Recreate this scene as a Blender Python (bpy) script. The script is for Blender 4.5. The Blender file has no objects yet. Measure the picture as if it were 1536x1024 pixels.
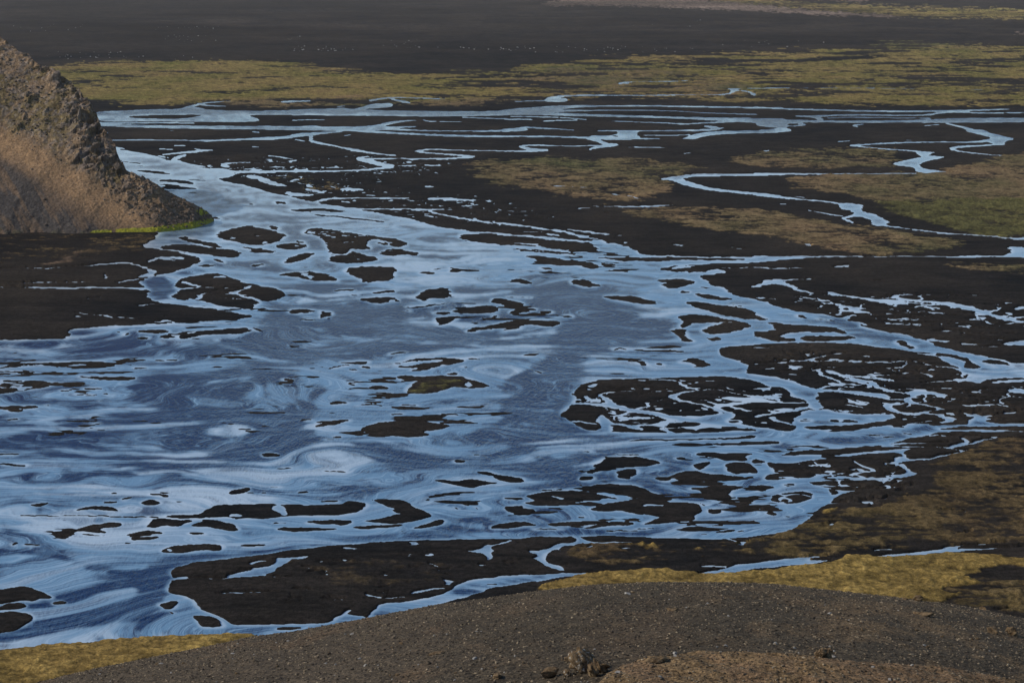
"""Braided meltwater river on a black gravel plain, seen from a gravel hillside."""
HAZE, SUN_AZ, SUN_EL, SUN_E, SKY_S, EXPO = 1.5e-5, 95, 37, 3.0, .095, 0
# ---------------------------------------------------------------------------
# survey of the braid plain: '@' = tile origin (in survey units of 1/3.7925),
# W/L = outline of water / gravel, w/l = stream / sand streak (x,y,width)
# '#' in front of an outline names the bar it belongs to
# ---------------------------------------------------------------------------
MAIN = """173,219 200,227 229,233 264,244 300,250 340,258 356,262 340,267 324,268 338,273 369,278 388,284 401,288 430,294
456,300 471,304 512,310 575,321 617,329 633,333 660,341 688,345 746,349 780,352 830,356 870,361 900,365 931,366 956,375 957,382
1000,384 1160,386 1160,393 1100,395 1040,397 1010,399 992,402 1000,407 1060,408 1080,403 1083,409 1045,415 1064,422 1068,429
1087,432 1090,438 1118,446 1145,452 1175,462 1205,468 1241,473 1270,478 1284,485 1299,493 1334,499 1368,504 1389,511 1421,522
1452,530 1487,536 1536,546 1800,560 1800,575 1536,567 1490,564 1450,562 1444,552 1420,545 1400,530 1360,527 1330,522 1290,516
1240,514 1136,517 1103,518 1079,522 1080,533 1103,540 1129,550 1116,561 1155,565 1175,571 1150,579 1134,571 1090,563 1024,566
897,569 876,577 854,594 860,605 839,620 865,635 879,645 920,648 1024,650 1103,646 1160,647 1260,648 1310,640 1340,637 1330,650
1300,666 1200,674 1150,690 1140,720 1180,725 1240,728 1250,745 1238,757 1228,764 1215,778
1189,796 1136,804 1095,809 1005,807 918,804 871,804 800,805 776,809 696,809 633,810 604,811 538,815 485,819 433,826 395,833
337,838 287,845 256,855 261,865 257,873 248,887 290,898 294,912 340,928 351,938 395,937 496,935 512,920 560,925 520,945 395,953 264,956 145,962 0,977
-300,1000 -300,512 84,510 108,504 96,495 132,491 237,486 361,478 382,474 343,467 264,457 229,452 218,444 224,436 218,431
207,424 216,418 232,413 258,410 287,399 308,391 290,383 264,378 237,373 208,370 224,363 237,353 240,346 300,338 60,330 60,219"""
TRACE = """
@0,0
W 548,635 700,630 850,622 1010,622 1060,608 1130,610 1180,628 1560,632 1560,655 1400,655 1480,680 1470,692 1300,695 1150,693 900,690 700,692 560,690 540,660
w 540,710,14 700,716,14 900,722,16 1200,726,18 1560,728,18
w 540,698,8 700,702,8 900,698,6 1100,701,4
L#low dark bar between the two upper left river arms|710,662 900,655 1180,652 1100,668 1020,678 760,674
L 1220,680 1290,676 1240,684
w 1130,592,8 1200,583,6 1310,578,4
w 1130,592,8 1190,602,6 1280,605,4
w 1060,612,10 1130,595,8
w 630,798,6 800,796,7 1000,798,5 1200,802,9 1320,795,10 1560,790,12
w 930,880,6 1000,872,9 1090,866,11 1150,857,12 1210,855,5
w 1150,857,8 1110,847,4
w 910,848,4 980,851,5
w 990,830,5 1050,830,6
w 900,888,3 960,897,5
w 1050,885,10 975,908,12 1030,925,14 1080,940,12 1200,958,12 1300,970,8
w 1200,960,8 1300,978,12 1560,981,10
w 1420,924,4 1300,928,9 1260,938,14 1295,950,10
L 665,876 735,890 700,888
L 765,965 880,970 985,990 940,993 800,980
L 775,938 850,948 780,945
l 700,920,4 800,930,4
l 690,850,5 800,866,6 860,880,5
w 590,757,8 610,755,6
w 970,744,5 985,745,5
@380,0
W -20,632 200,628 260,622 480,618 500,612 560,622 600,615 640,600 690,590 760,588 800,590 785,612 600,622 700,628 900,632 1300,634 1460,628 1480,618 1560,612 1560,650 1400,658 1200,662 1000,664 800,660 500,658 200,655 -20,652
w 670,572,12 760,558,10 850,555,6 1090,564,4
w 790,565,6 850,578,14 890,586,6
w 160,580,7 220,578,12 320,576,5
w 480,608,6 515,603,3
w 225,686,5 300,682,3 400,682,3
W -20,716 250,720 340,714 400,722 600,720 700,712 760,695 880,682 960,682 900,690 830,698 720,722 940,718 930,724 800,730 900,738 1150,745 1440,738 1560,730 1560,750 1100,750 900,745 700,740 560,748 300,742 -20,738
w 560,742,12 800,758,13 1000,768,12 1250,776,12 1560,776,8
w 970,684,3 1000,692,4 1180,692,4
w 1190,668,4 1330,674,5 1560,680,6
w -20,792,14 200,782,14 260,768,20 330,765,18 380,758,12 500,750,6
w 240,795,4 290,804,5
w 330,768,6 325,805,12 400,820,10 480,835,8 560,852,14 640,866,10 740,880,8 810,885,8
w 650,890,5 590,905,14 650,915,22 720,935,18 800,948,16 700,960,12 600,970,10 400,976,8 -20,976,10
w 620,906,8 800,903,7 1050,905,9 1200,898,12 1260,892,12 1200,885,12 1080,878,8 960,868,12 920,860,10 1000,850,8 1200,856,6 1560,862,6
w 90,886,5 150,893,4 220,905,5
w 200,916,6 250,912,5 210,925,5
w 990,943,8 1055,942,9
w 410,957,5 475,953,8
w -20,1005,16 30,1012,20
w -5,836,6 30,837,6
w 520,773,4 550,768,3
w 30,753,7 -5,750,6
@760,0
w -10,640,30 150,625,28 300,612,22 450,604,10 900,604,9 1300,612,9 1560,616,10
w -10,645,20 200,645,18 400,655,14 700,662,12 1000,672,10 1250,680,20 1560,692,34
w 200,632,16 400,630,8 600,628,5 820,628,5 1000,634,4 1100,642,5 1420,652,6
w 600,690,4 900,700,6 1000,707,7 1130,700,6 1290,692,10
w -10,680,6 140,680,6
w 210,690,3 280,686,4 400,684,3
w 20,662,4 300,668,4 450,680,3
w -10,742,20 60,738,18 100,725,10 160,728,10 300,735,6 380,740,4
w -10,776,8 200,776,9 400,782,10 480,785,16 600,790,14 750,790,10 870,790,4
W 620,742 770,742 730,765 770,782 720,795 640,795 540,790 480,790 470,770 560,775 600,770 640,760
L 590,770 650,775 620,782
w 520,745,4 620,744,6 760,745,8 900,745,8 1180,740,10 1200,730,16 1130,718,8
w 1180,735,10 1230,728,5
W 1000,788 1060,765 1150,750 1240,745 1560,742 1560,756 1240,762 1160,772 1100,782 1070,795 1000,792
w 780,770,4 900,772,4 1040,768,6
w 470,790,14 530,805,14 560,820,14 640,824,10 540,835,12 480,845,12 475,855,6
w 200,828,6 400,832,5 550,828,5
w -10,862,6 150,860,14 240,856,12 150,852,12 80,838,12 100,828,8 210,826,5
w 690,838,3 900,840,4
w 1010,875,5 1040,872,6
w 1470,860,10 1490,858,8
w 240,570,20 320,570,22
w 250,560,18 330,545,10 450,543,8 700,543,6 1000,542,6 1260,540,9 1300,515,12 1270,508,8
w 1300,515,10 1370,520,9 1410,540,12
w 50,578,3 240,572,5
w 1260,505,4 1560,503,6
w 640,478,8 690,475,8
w 640,472,4 700,466,3 1000,463,5 1025,460,6
@1136,0
w -10,612,10 200,622,8 600,632,8 800,635,8 1100,632,10 1430,622,5
w 1100,636,5 1300,645,5 1560,640,5 2500,640,5
W -10,680 330,684 620,688 980,680 1100,672 1560,672 2600,668 2600,692 1560,697 1200,697 1000,700 700,700 400,698 240,696 290,712 220,720 150,722 210,745 100,755 -10,756 -10,745 60,735 150,730 -10,718
L 165,705 230,702 235,712 180,716
w 220,660,5 330,664,14 360,680,14
w 330,662,10 450,656,8 600,655,10 850,658,6 970,655,8 1050,640,8 1200,635,6
w 400,672,5 500,668,6 980,674,5
w 600,708,4 545,714,8 570,722,6
w 950,716,5 1030,710,6
w -10,503,4 250,500,5 540,502,5 900,508,3
w 1140,510,6 1290,512,5
w 1080,705,8 1160,722,9 1220,742,16 1290,760,18 1370,780,24 1440,792,14
W 1160,745 1280,735 1340,765 1450,790 1370,828 1280,800 1340,785 1280,770
w 1340,795,20 1250,810,8 1000,808,7 750,815,8 620,822,10 540,828,10
w 540,828,8 620,840,7 900,860,6 1000,868,6
w 1400,820,8 1300,828,8 1150,835,12 1100,848,14 1150,862,8 1300,880,7 1440,890,5
W 900,862 980,866 1000,872 960,885 1060,892 1000,905 930,930 920,945 960,962 1040,970 1130,988 1020,985 960,992 900,980 890,950 800,945 765,935 800,920 880,905 940,890 900,870
w -10,992,16 200,990,10 600,990,8 900,988,8
w 985,908,8 1060,895,5
w 460,806,4 520,802,4
w 850,800,6 880,800,5
@0,250
L#black bar with white pools below the tip of the hill|1225,395 1250,370 1230,372 1300,358 1350,345 1430,335 1480,350 1540,362 1630,385 1620,402 1575,430 1520,443 1475,452 1400,440 1280,420
L 1010,402 1060,395 1090,410 1180,425 1270,455 1200,455 1100,435
L#flat elongated bar beside the left bank under the hill|915,455 980,442 1100,448 1200,458 1330,475 1370,490 1330,518 1200,505 1040,485 940,470
L 1350,455 1420,462 1560,478 1570,488 1460,485
L 1210,525 1250,525 1290,550 1260,550
L 1115,568 1170,555 1230,560 1200,572
L 1420,568 1470,555 1510,560 1480,570
w 840,540,10 900,515,14 1000,520,14 1060,518,6
w 900,522,7 1000,535,6
w 780,560,8 850,590,10 870,605,20 800,625,14
w 780,560,8 740,550,5
w -200,590,4 0,585,4 200,578,4 400,575,5 550,562,11 650,550,12 740,548,8
w -1000,695,14 0,690,9 300,695,16 600,690,13 850,690,12
w 0,668,4 150,665,10 350,660,9 500,655,4
w 650,658,4 780,640,6
w 420,828,4 520,840,6 640,856,5
w 660,853,4 750,862,5
w 795,790,5 900,782,5
w 510,755,5 570,752,5
w 880,885,5 950,880,10 985,885,5
w 930,852,4 960,856,4
w 425,855,8 450,853,8
w 600,610,4 620,625,5 590,640,4
L#large rounded black bar left of the river bend, cut by a thin creek|1010,655 1060,630 1150,610 1210,605 1250,612 1330,640 1420,668 1517,682 1570,687 1623,730 1543,765 1502,758 1441,805 1400,810 1280,795 1180,775 1060,755 970,745 960,735 1020,715 1000,680
w 1425,682,5 1340,710,12 1320,718,12 1380,735,10 1450,750,10 1500,770,12
w 1055,658,8 1090,675,10 1130,680,6
w 1000,695,12 1100,688,6 1220,688,4
w 1170,718,4 1120,728,10 1130,750,14
w 1080,755,12 1200,782,12
w 1215,630,5 1280,635,8 1240,622,5
L 895,80 930,70 1050,78 1130,100 1060,100 930,85
L 910,95 1000,105 1150,128 1060,130 900,128 940,110
L 1415,212 1440,209 1465,213 1430,217
L 765,20 880,25 985,42 850,38
L 1190,290 1250,288 1240,298 1210,299
L 1090,0 1280,5 1220,14
W 1430,60 1460,50 1530,85 1530,105
L 655,940 690,938 680,946
L 770,935 900,925 990,935 900,950 800,945
L 680,960 740,945 730,960
L 780,975 830,965 870,975 820,982
L 905,968 980,950 985,972 930,976
L#thin ragged bar awash under the left bank|1010,965 1050,950 1200,930 1420,908 1400,925 1440,935 1350,950 1200,955 1060,978 1015,976
L 1420,908 1500,940 1450,935
w 1310,408,5 1340,406,4
w 1460,398,7 1500,398,5
w 1500,435,8 1520,430,8
@380,250
L 80,340 120,337 155,350 140,362 110,355
L -10,460 60,465 130,488 70,495 -10,485
L#small smooth bar inside the upper river loop|125,455 170,440 250,432 310,445 300,462 210,475 160,468
L 250,422 290,422 295,434 260,434
L#slanting leaf-shaped bar inside the upper river loop|165,550 180,530 250,500 300,490 350,488 330,515 250,540 200,555
L -10,560 60,553 70,562 0,568
L#large triangular black bar in the upper river with pools along its right side|275,370 330,348 400,352 600,383 720,398 830,413 878,440 860,455 820,462 770,440 700,412 650,420 640,440 680,472 600,470 540,468 560,484 620,498 690,515 720,532 600,546 440,546 430,530 440,500 420,460 415,430 380,400 330,385 285,388
w 430,508,6 520,498,7 550,480,8
w 300,375,6 340,378,5
L 690,430 760,435 770,448 720,442
L#ragged patchy bar right of the triangular bar|710,495 770,470 830,468 940,490 930,510 850,500 760,508 740,500
L#chunky five-sided bar below the triangular bar|505,590 560,570 680,565 800,572 814,590 800,630 750,655 620,660 600,635 540,612
L#flat dark bar with a white pool left of the chunky bar|145,610 250,598 300,600 330,592 400,610 480,640 490,655 350,650 250,630 160,618
w 290,610,12 340,635,10
L 920,605 980,595 1040,600 1000,612
L 990,585 1050,575 1060,585
L 1100,565 1200,590 1180,600 1090,603 1130,585
L#small squarish black bar alone in the river bend|930,735 970,700 1050,688 1110,690 1122,740 1080,750 1030,745 970,765 940,760
L 445,708 520,697 610,698 500,712
L 660,718 800,703 815,715 700,724
L 530,730 650,725 560,735
L 595,748 800,740 840,765 780,775 700,782 640,762
w 740,780,6 800,765,10
L 850,795 1000,785 1150,768 1000,795 880,802
L 850,818 910,815 890,825
L 190,822 230,808 330,815 345,828 260,835 230,838
L 360,820 450,825 455,840 400,855 370,865 390,840
L 260,870 340,868 350,873 280,874
L 420,862 440,855 430,868
L 180,888 200,885 190,895
L 1000,833 1060,823 1130,830 1080,842
L 1030,855 1190,848 1150,870 1110,895 1050,907 1035,880
L 1120,820 1200,808 1250,798 1300,785 1400,800 1380,830 1250,835 1140,830
L 950,855 985,852 980,860
L 1350,850 1380,842 1395,855 1370,862
L 1305,862 1330,860 1320,872
L#long flat bar with a white pool on its near edge in mid river|1200,940 1210,930 1350,900 1480,875 1540,870 1660,875 1735,878 1735,905 1660,912 1590,900 1520,900 1530,930 1400,928 1300,925 1260,945
w 1380,925,12 1440,922,8
L 1350,760 1370,748 1470,758 1550,785 1500,800 1440,790 1380,780
L 1450,825 1500,810 1590,800 1620,812 1540,825 1500,838
L#long tapering brown bar under the far bank of the river|1165,390 1200,380 1350,385 1517,400 1640,412 1840,430 1930,440 1970,478 1870,485 1770,480 1690,468 1600,452 1517,452 1400,445 1250,430 1180,408
w 1470,435,5 1600,442,7 1670,465,7 1790,478,6
w -10,60,6 40,65,14 100,95,22 180,110,8
w 310,130,10 350,135,12 400,150,6
w 500,130,8 610,132,14
w 985,115,10 1010,113,9
w 360,200,14 400,185,10 480,180,9 880,180,8
w 990,181,8 1120,184,12 1200,188,8 1270,190,4
w 550,235,5 650,243,7 850,240,7 1000,247,12 1090,243,4
w 1000,255,5 1150,290,9 1300,315,9 1360,322,7
w 1370,318,7 1450,328,12 1560,343,9
w 980,283,4 1040,287,6
w 190,150,12 220,160,20 340,163,5
L 290,180 350,172 400,180 350,200
L 110,195 180,200 190,212 150,208 130,215
L 180,245 300,240 400,235 530,255 480,262 400,250 270,262
l 360,275,8 500,285,9 600,300,10 740,312,6
L 810,300 850,315 830,312
L 940,312 1050,320 1180,358 1120,355 1020,332
w 740,148,5 755,148,5
@760,250
w -10,325,9 200,350,9 350,375,10 450,400,14 530,428,18
w -10,390,8 200,405,9 400,425,10 540,436,14
w 340,360,5 450,368,10 570,385,8
w 240,385,10 290,390,12
w 630,392,6 660,394,6
w 670,433,6 685,436,6
w 950,445,10 990,448,10
w 1270,460,5 1350,470,8
w 200,372,4 100,368,4
l 60,470,8 200,485,8 380,500,8
l 150,470,5 350,490,5
L 80,505 200,510 300,525 400,540 480,545 530,565 500,580 430,575 400,560 340,565 240,560 180,530
L 530,550 600,555 635,565 560,570
L 160,572 220,572 265,585 230,590
L 305,598 350,602 320,606
L 550,588 640,590 710,600 640,600
L#small oval brown bar alone in open water|355,648 390,640 450,648 520,670 525,682 440,688 370,665
L#long oval black bar with a white rim right of the small oval one|545,735 620,733 740,740 830,765 850,785 760,782 650,765 570,748
L#rounded black bar where the side stream joins the river|865,640 1000,633 1070,650 1070,665 1000,680 940,695 890,690 870,672 930,660 870,655
L 500,517 700,515 1000,517 1400,526 1300,538 1000,530 850,540 700,530 660,545 640,535 540,525
L 880,578 950,562 1100,555 1560,550 1560,575 1240,572 1160,585 1130,600 1000,604 1050,590 970,585 910,585
w 940,580,5 980,570,12 1060,565,4
w 1240,577,4 1400,573,7 1480,578,4
w 1140,605,16 1180,595,20 1225,600,14
L 1085,683 1170,688 1120,692
L 975,710 1020,705 1060,715 1000,720
L 1055,730 1100,720 1220,740 1290,758 1180,755
L 1250,780 1370,800 1300,795
L#long slanting blade-shaped bar in the right river arm|1005,770 1080,765 1200,785 1350,805 1450,850 1500,870 1350,865 1200,835 1080,800
L#triangular bar holding a looping creek|965,850 1060,842 1180,850 1300,875 1400,905 1350,925 1220,955 1130,950 1100,930 1150,905 1260,898 1060,890 1000,920 975,910 1010,880
w 1060,895,8 1180,887,7 1270,885,5
L 925,925 1000,920 1025,945 1035,980 1090,995 1005,998 980,960
L 1140,975 1210,970 1215,988 1150,985
L 1400,950 1480,935 1560,930 1560,985 1440,978
L 1480,885 1570,887 1580,905 1490,895
L -10,655 20,655 60,632 150,665 100,670 40,662
l 0,740,4 150,745,4
L -10,768 60,762 110,785 60,800 -10,798
L 10,825 60,810 150,800 180,812 100,825 60,838 20,838
L 100,845 130,832 170,840 160,848
L 190,825 240,818 280,828 230,838
L 310,850 360,840 395,855 350,855
w 1400,685,8 1460,670,16 1560,650,24
w 890,72,10 960,68,26 1000,90,24 1100,118,16 1250,140,14 1560,168,12
w 960,65,20 1050,50,18 1200,48,16 1560,45,12
w 495,225,5 600,228,8 720,230,13 880,225,10 950,216,6
w 410,236,5 475,236,5
w 270,110,4 450,120,5
w 600,158,5 650,165,5
w 690,165,5 745,182,7
w 650,112,6 655,113,6
w 560,272,4 575,274,4
@1136,250
w -10,44,14 200,42,9 700,42,8 900,40,10
w -10,160,12 200,182,10 350,195,9 450,207,12
W 450,205 540,208 600,220 595,240 610,260 680,275 710,290 750,325 720,340 650,335 640,305 600,285 550,285 480,300 460,295 540,280 550,265 520,250 470,240
w 490,300,10 550,320,10
w 300,248,4 400,268,6 490,282,6
w 730,335,12 850,355,11 1050,378,9 1300,395,9 1450,410,10 1560,410,20 2500,418,20
W 1420,448 1490,455 1560,460 1560,520 1450,518 1350,518 1420,500 1460,485
w 1490,512,14 1540,480,20 2500,500,14
w -10,512,10 400,513,10 700,513,9 1100,513,9 1400,512,14
W -10,515 350,515 200,530 -10,545
W 245,435 300,438 315,452 290,457
w 475,483,6 495,485,6
w 125,214,7 150,215,6
w 440,574,4 490,568,12 510,565,12
w 50,580,4 250,575,5
w 220,170,5 280,176,4
w -10,680,6 70,660,22 130,650,16 220,645,6 300,642,5
w 70,655,20 180,675,16 200,690,10 250,706,16 310,720,6
w 220,738,8 300,750,9 390,765,6
w 360,775,8 450,782,9 520,795,12 550,810,14 630,830,9
w 540,800,5 600,805,7
w -10,746,6 110,755,5
w 400,712,6 430,725,18 500,738,8 600,745,9 700,765,10 780,775,20 850,785,8
w 870,730,6 780,735,10 770,745,12 850,762,10 950,770,9 1050,778,12 1130,790,22 1250,820,22 1350,850,18 1450,875,13 1560,885,12 2000,890,12
w 1400,870,12 1460,858,9 1560,855,5
w 935,797,6 1040,803,7
w 1310,820,14 1330,825,6 1370,803,7
w 1480,803,18 1560,800,16
w 1085,747,6 1100,748,6
w 640,653,4 710,653,4
w 510,860,16 540,845,9 575,843,6
w 550,885,14 605,898,9
W 1410,1010 1460,992 1560,985 1560,1020 1420,1020
w 980,985,9 1100,995,9
w 1180,1010,14 1240,1015,12
w 860,820,7 864,821,7
L -10,850 50,860 75,872 -10,875
L 205,842 250,840 275,860 240,862
l 330,865,5 380,868,5
l 400,870,4 430,875,4
L#long patchy bar between the two right river arms|80,890 250,900 420,912 500,935 490,955 440,940 360,942 300,945 230,955 170,955 120,965 30,965 -10,950 -10,940 90,932 103,920
L 5,965 120,968 230,985 180,995 60,988
L 270,965 450,960 560,965 550,980 400,990 280,995 250,980
w 160,960,14 230,950,10 300,940,7
@0,500
L -200,200 0,195 60,180 100,170 350,160 560,158 610,162 560,180 450,175 380,185 250,182 100,190 0,200
L 580,175 650,168 710,175 600,182
L 740,195 850,190 860,192 770,202
L 410,240 500,245 790,248 750,265 550,262 470,250
L#dark sandbar cut by the left edge of the view, broad with a pool|-500,250 0,262 150,268 300,278 480,290 300,290 290,300 200,320 90,325 70,338 0,342 -500,345
w 110,315,12 200,300,10
L 470,310 580,308 580,318 480,322
L 320,322 440,318 360,330
L 570,343 650,345 600,349
L 545,380 590,383 560,386
L -200,410 0,412 60,415 210,410 215,425 130,430 100,448 40,445 30,430 -200,425
L 240,408 290,402 270,412
L 30,488 110,483 110,492 50,493
L 490,520 550,508 610,507 530,518
l 420,345,4 540,350,4
l -100,215,8 150,215,6
l 60,224,4 190,222,4
L#tiny oval bar alone in open water left of the centre|1485,688 1517,680 1572,682 1588,692 1560,703 1500,703
l -100,690,9 100,688,6
l 10,743,8 150,748,14
L#small blocky bar just above the long lower bar|1305,900 1350,880 1420,872 1425,885 1400,895 1370,912 1310,915
l 1400,903,5 1425,903,5
L 155,968 290,960 240,975 210,988
L#flat slip of bar near the left edge above the near shallows|400,1010 500,980 620,980 665,1002 665,1010 600,1008 500,1000
L 785,965 840,940 925,960 900,975 830,980
l 640,910,8 650,908,8
l 600,960,8 650,958,8
l 700,945,12 730,935,10
l 850,915,8 940,925,14
l 890,155,5 1010,152,5
@380,500
L 150,258 190,255 230,265 220,272 180,270
L 475,165 600,155 670,155 660,170 600,175 500,170
L 600,185 665,183 660,195 620,195
l 440,200,5 550,180,5
l 550,210,5 590,212,6
L 750,118 830,105 920,103 850,110 790,122
L#striped bar split by thin bright runnels above the mossy bar|830,170 900,150 1050,140 1160,137 1215,155 1170,165 1100,180 1050,180 1010,205 860,212 980,190 830,200 820,190 900,180 1020,168 1100,152 980,155
L 1200,140 1260,138 1305,150 1220,145
L 1155,190 1220,183 1200,193
l 800,175,5 830,175,5
L#pointed bar with a green mossy crown in mid river|815,240 1000,243 1190,238 1340,298 1320,308 1200,312 1150,295 1080,325 960,345 860,335 870,310 900,285 950,265 870,270 825,262
W 1190,300 1215,268 1230,278 1215,304
L 1090,228 1150,218 1180,232 1120,234
L 650,310 680,297 760,300 770,312 700,318
L 680,338 740,333 805,342 760,347
l 570,290,8 530,280,5 620,275,5
l 690,275,12 730,265,7 770,275,6
L 430,405 470,390 550,390 540,400 470,405
L 550,415 600,408 620,412
l 620,405,4 680,402,4
L 640,415 810,415 720,419
l 840,408,4 940,411,4
L 740,460 900,450 820,462
l 1060,460,5 1160,465,5
l 1190,500,4 1250,505,6
L 440,585 500,580 510,590 460,592
L 385,602 480,600 420,607
L 320,512 400,495 590,490 500,510 360,530 340,525 400,505
l 280,495,4 340,492,4
L#rounded black bar with a frayed near edge in mid river|620,550 640,530 720,500 820,497 1000,500 1110,520 1100,532 1020,555 950,555 1000,582 940,590 860,590 790,580 720,590 650,582 680,568
L 1240,690 1310,692 1270,698
L 1130,720 1190,720 1200,738 1150,738
L 90,868 180,870 150,878 100,875
L 45,905 75,905 70,912 50,912
L 250,898 300,897 310,905 260,907
l 400,780,4 540,785,5
l 145,764,3 220,766,3
L#ragged bar of broken sand flakes low in mid river|1020,832 1100,830 1160,850 1200,825 1290,835 1390,850 1290,862 1260,877 1200,872 1120,860
L 1280,783 1360,785 1400,805 1500,815 1550,822 1530,845 1430,840 1380,825 1370,805 1310,800
L 385,958 420,950 500,950 480,962
L 520,965 580,952 650,968 660,985 600,1000 520,990
L 1430,940 1540,932 1540,942 1450,945
L 1435,980 1545,985 1545,1015 1440,1005
L 1165,965 1220,970 1210,982
L 1230,975 1270,985 1305,1008
L 1110,955 1150,955 1160,972
l 1130,990,5 1170,998,5
@760,500
L#small dark sliver among pale shallows right of mid river|75,125 190,112 150,128 90,133
l 600,95,5 660,88,5 680,98,6
l 915,97,4 990,105,8
l 690,155,5 750,160,10 790,175,14
l 850,170,8 890,180,9
L 960,165 1000,155 1050,138 1110,155 1160,180 1050,195 1080,180 1010,170
l 165,215,6 190,225,8
W 355,355 380,345 392,365 380,402 350,360
w 375,402,10 500,402,12 600,408,20 700,435,20 800,450,22 900,470,20 1000,485,24 1100,500,20 1250,515,20 1400,540,14 1560,558,14
w 440,360,10 480,380,12
w 520,350,12 570,375,14 600,400,20
w 520,350,9 620,335,8 700,328,8
w 470,320,5 500,325,5
w 480,303,13 500,297,12
w 690,310,6 740,318,5
w 790,315,9 810,316,8
w 830,262,5 960,268,6 1000,290,8 1060,305,7 1100,318,8
w 830,328,4 950,328,4
w 1150,315,6 1240,325,7 1330,350,8 1560,372,10
w 1140,320,8 1030,335,12 960,350,16 930,362,18 1000,385,9 1130,412,8 1200,435,14 1280,460,20 1260,480,16 1100,490,18
w 1145,395,8 1250,410,7 1370,440,9
w 1000,270,8 1030,272,7
w 1120,275,6 1180,273,6
w 1435,315,12 1480,318,12
w 1480,355,6 1560,360,9
W 1140,465 1230,455 1290,460 1250,490 1250,510 1150,500 1050,490
w 390,500,7 500,512,6
W 510,465 550,462 600,500 590,530 600,562 500,565 530,520
w 580,510,10 700,525,13 800,520,8 900,505,9 1000,500,10
w 640,490,9 700,480,6 800,478,8
w 990,437,8 995,438,8
w 890,545,12 970,575,12
w 590,470,6 700,465,6
w 690,525,16 770,548,10
L 675,605 850,603 1100,600 1560,572 1560,592 1200,602 850,612 720,610
L 1160,630 1300,620 1560,610 1560,632 1350,635 1240,640
L#smooth whale-shaped black bar in the lower right shallows|475,757 560,712 550,703 700,699 800,709 888,735 850,746 700,761 560,767
l 440,670,6 500,672,6
l 630,685,5 740,692,5
L 440,790 490,778 545,775 520,788 470,797
L#small stubby bar under the left end of the whale-shaped one|410,830 430,815 500,815 505,828 470,838 420,838
L#hooked bar hanging below the whale-shaped one|610,790 700,772 758,772 745,795 710,810 700,828 630,824 640,800
L 945,705 1000,705 1005,718 970,718
L 1060,680 1150,677 1350,680 1400,685 1360,700 1370,718 1330,728 1290,715 1230,720 1180,705 1100,695
L 1050,750 1130,728 1155,730 1130,765 1100,778 1060,765
L 1240,740 1300,730 1390,740 1400,760 1460,785 1400,800 1350,795 1300,800 1240,780 1250,760
L 1380,722 1440,710 1490,715 1470,735 1420,740
L#long wedge-shaped bar among the lower right channels|845,818 920,820 960,800 1000,785 1080,780 1120,790 1200,800 1300,812 1380,825 1280,835 1200,832 1080,842 980,845 950,820 920,845 870,840
L 1460,820 1540,800 1540,838 1480,832
L#anvil-shaped black bar with a thin neck on its left|1025,880 1120,875 1200,860 1340,865 1330,880 1290,895 1270,915 1290,935 1220,945 1150,940 1130,915 1100,890 1040,890
L#black bar shaped like a ship's bow in the lower right shallows|455,880 520,860 620,852 740,860 780,890 888,920 840,937 750,938 700,935 680,905 600,900 520,890
L#long bar with ragged streaks in the lower middle shallows|115,920 200,902 380,890 520,912 670,940 530,933 525,950 400,955 360,977 200,980 70,962 170,950 130,935
w 270,930,12 300,940,12
w 350,905,4 450,925,5
L -10,980 60,985 160,998 120,1033 60,1031 -10,1005
L 410,862 450,858 430,866
l 200,892,5 300,885,5
l -10,938,9 80,935,6
L 1200,955 1310,950 1290,968 1240,968
L 1320,960 1370,942 1415,955 1380,970
L 1410,930 1540,915 1540,940 1450,942
L 1440,895 1480,885 1530,900 1470,908
L 1340,980 1370,985 1350,990
L 1060,958 1140,980 1100,975
L#biggest black bar of the lower middle shallows, flat with a stepped near edge|455,1003 500,985 560,965 700,952 780,950 840,965 950,963 1070,965 1110,1005 1065,1028 1075,1068 900,1078 740,1088 840,1058 900,1043 800,1023 720,1028 650,1008 550,1013
w 800,980,14 880,980,12
@1136,500
W -10,240 100,250 200,275 245,295 330,310 340,330 360,345 330,350 380,410 370,430 310,430 290,400 260,370 210,360 190,335 150,305 60,305 30,275 -10,265
W 270,440 370,430 450,450 620,465 760,455 790,480 700,500 580,515 400,525 250,530 300,550 240,570 180,560 220,540 200,500 210,480 250,460
L 220,490 300,485 330,497 250,505
L 390,490 500,485 590,500 480,508
w 310,325,14 400,300,8 500,290,8 470,280,8 400,250,14 340,205,10
w 300,325,20 400,325,14 550,335,18 700,350,26 740,365,12
w 400,215,8 480,235,8 560,262,10 650,275,10
w 510,265,11 600,275,9 640,300,10
w 480,235,6 620,250,8 700,262,14 770,265,8
w 660,285,20 690,305,12 750,325,11 820,335,8
W 820,330 900,325 1030,335 1100,355 1050,365 1020,355 930,345 900,360 870,370 880,390 840,395 820,375 870,355
w 740,378,5 830,380,5
w 850,385,20 900,400,11 1000,415,12 1070,435,13 1000,440,10 950,450,14 900,458,10
w 950,455,6 1050,468,13 1050,480,13 1130,495,12 1040,505,9
w 800,398,5 730,410,18 740,430,18 800,450,11 890,458,6
w 620,480,26 760,468,14
w -10,470,12 100,455,9 200,440,12 270,425,16
w -10,365,9 60,365,8 120,372,8 140,390,6
w 100,432,6 150,430,4
W -10,535 55,545 40,560 -10,560
w 90,480,16 150,505,10 200,520,12
w -10,318,10 60,310,8
W -10,560 180,560 250,545 400,548 440,552 250,570 180,590 80,600 -10,605
w 180,590,9 360,592,5
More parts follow.
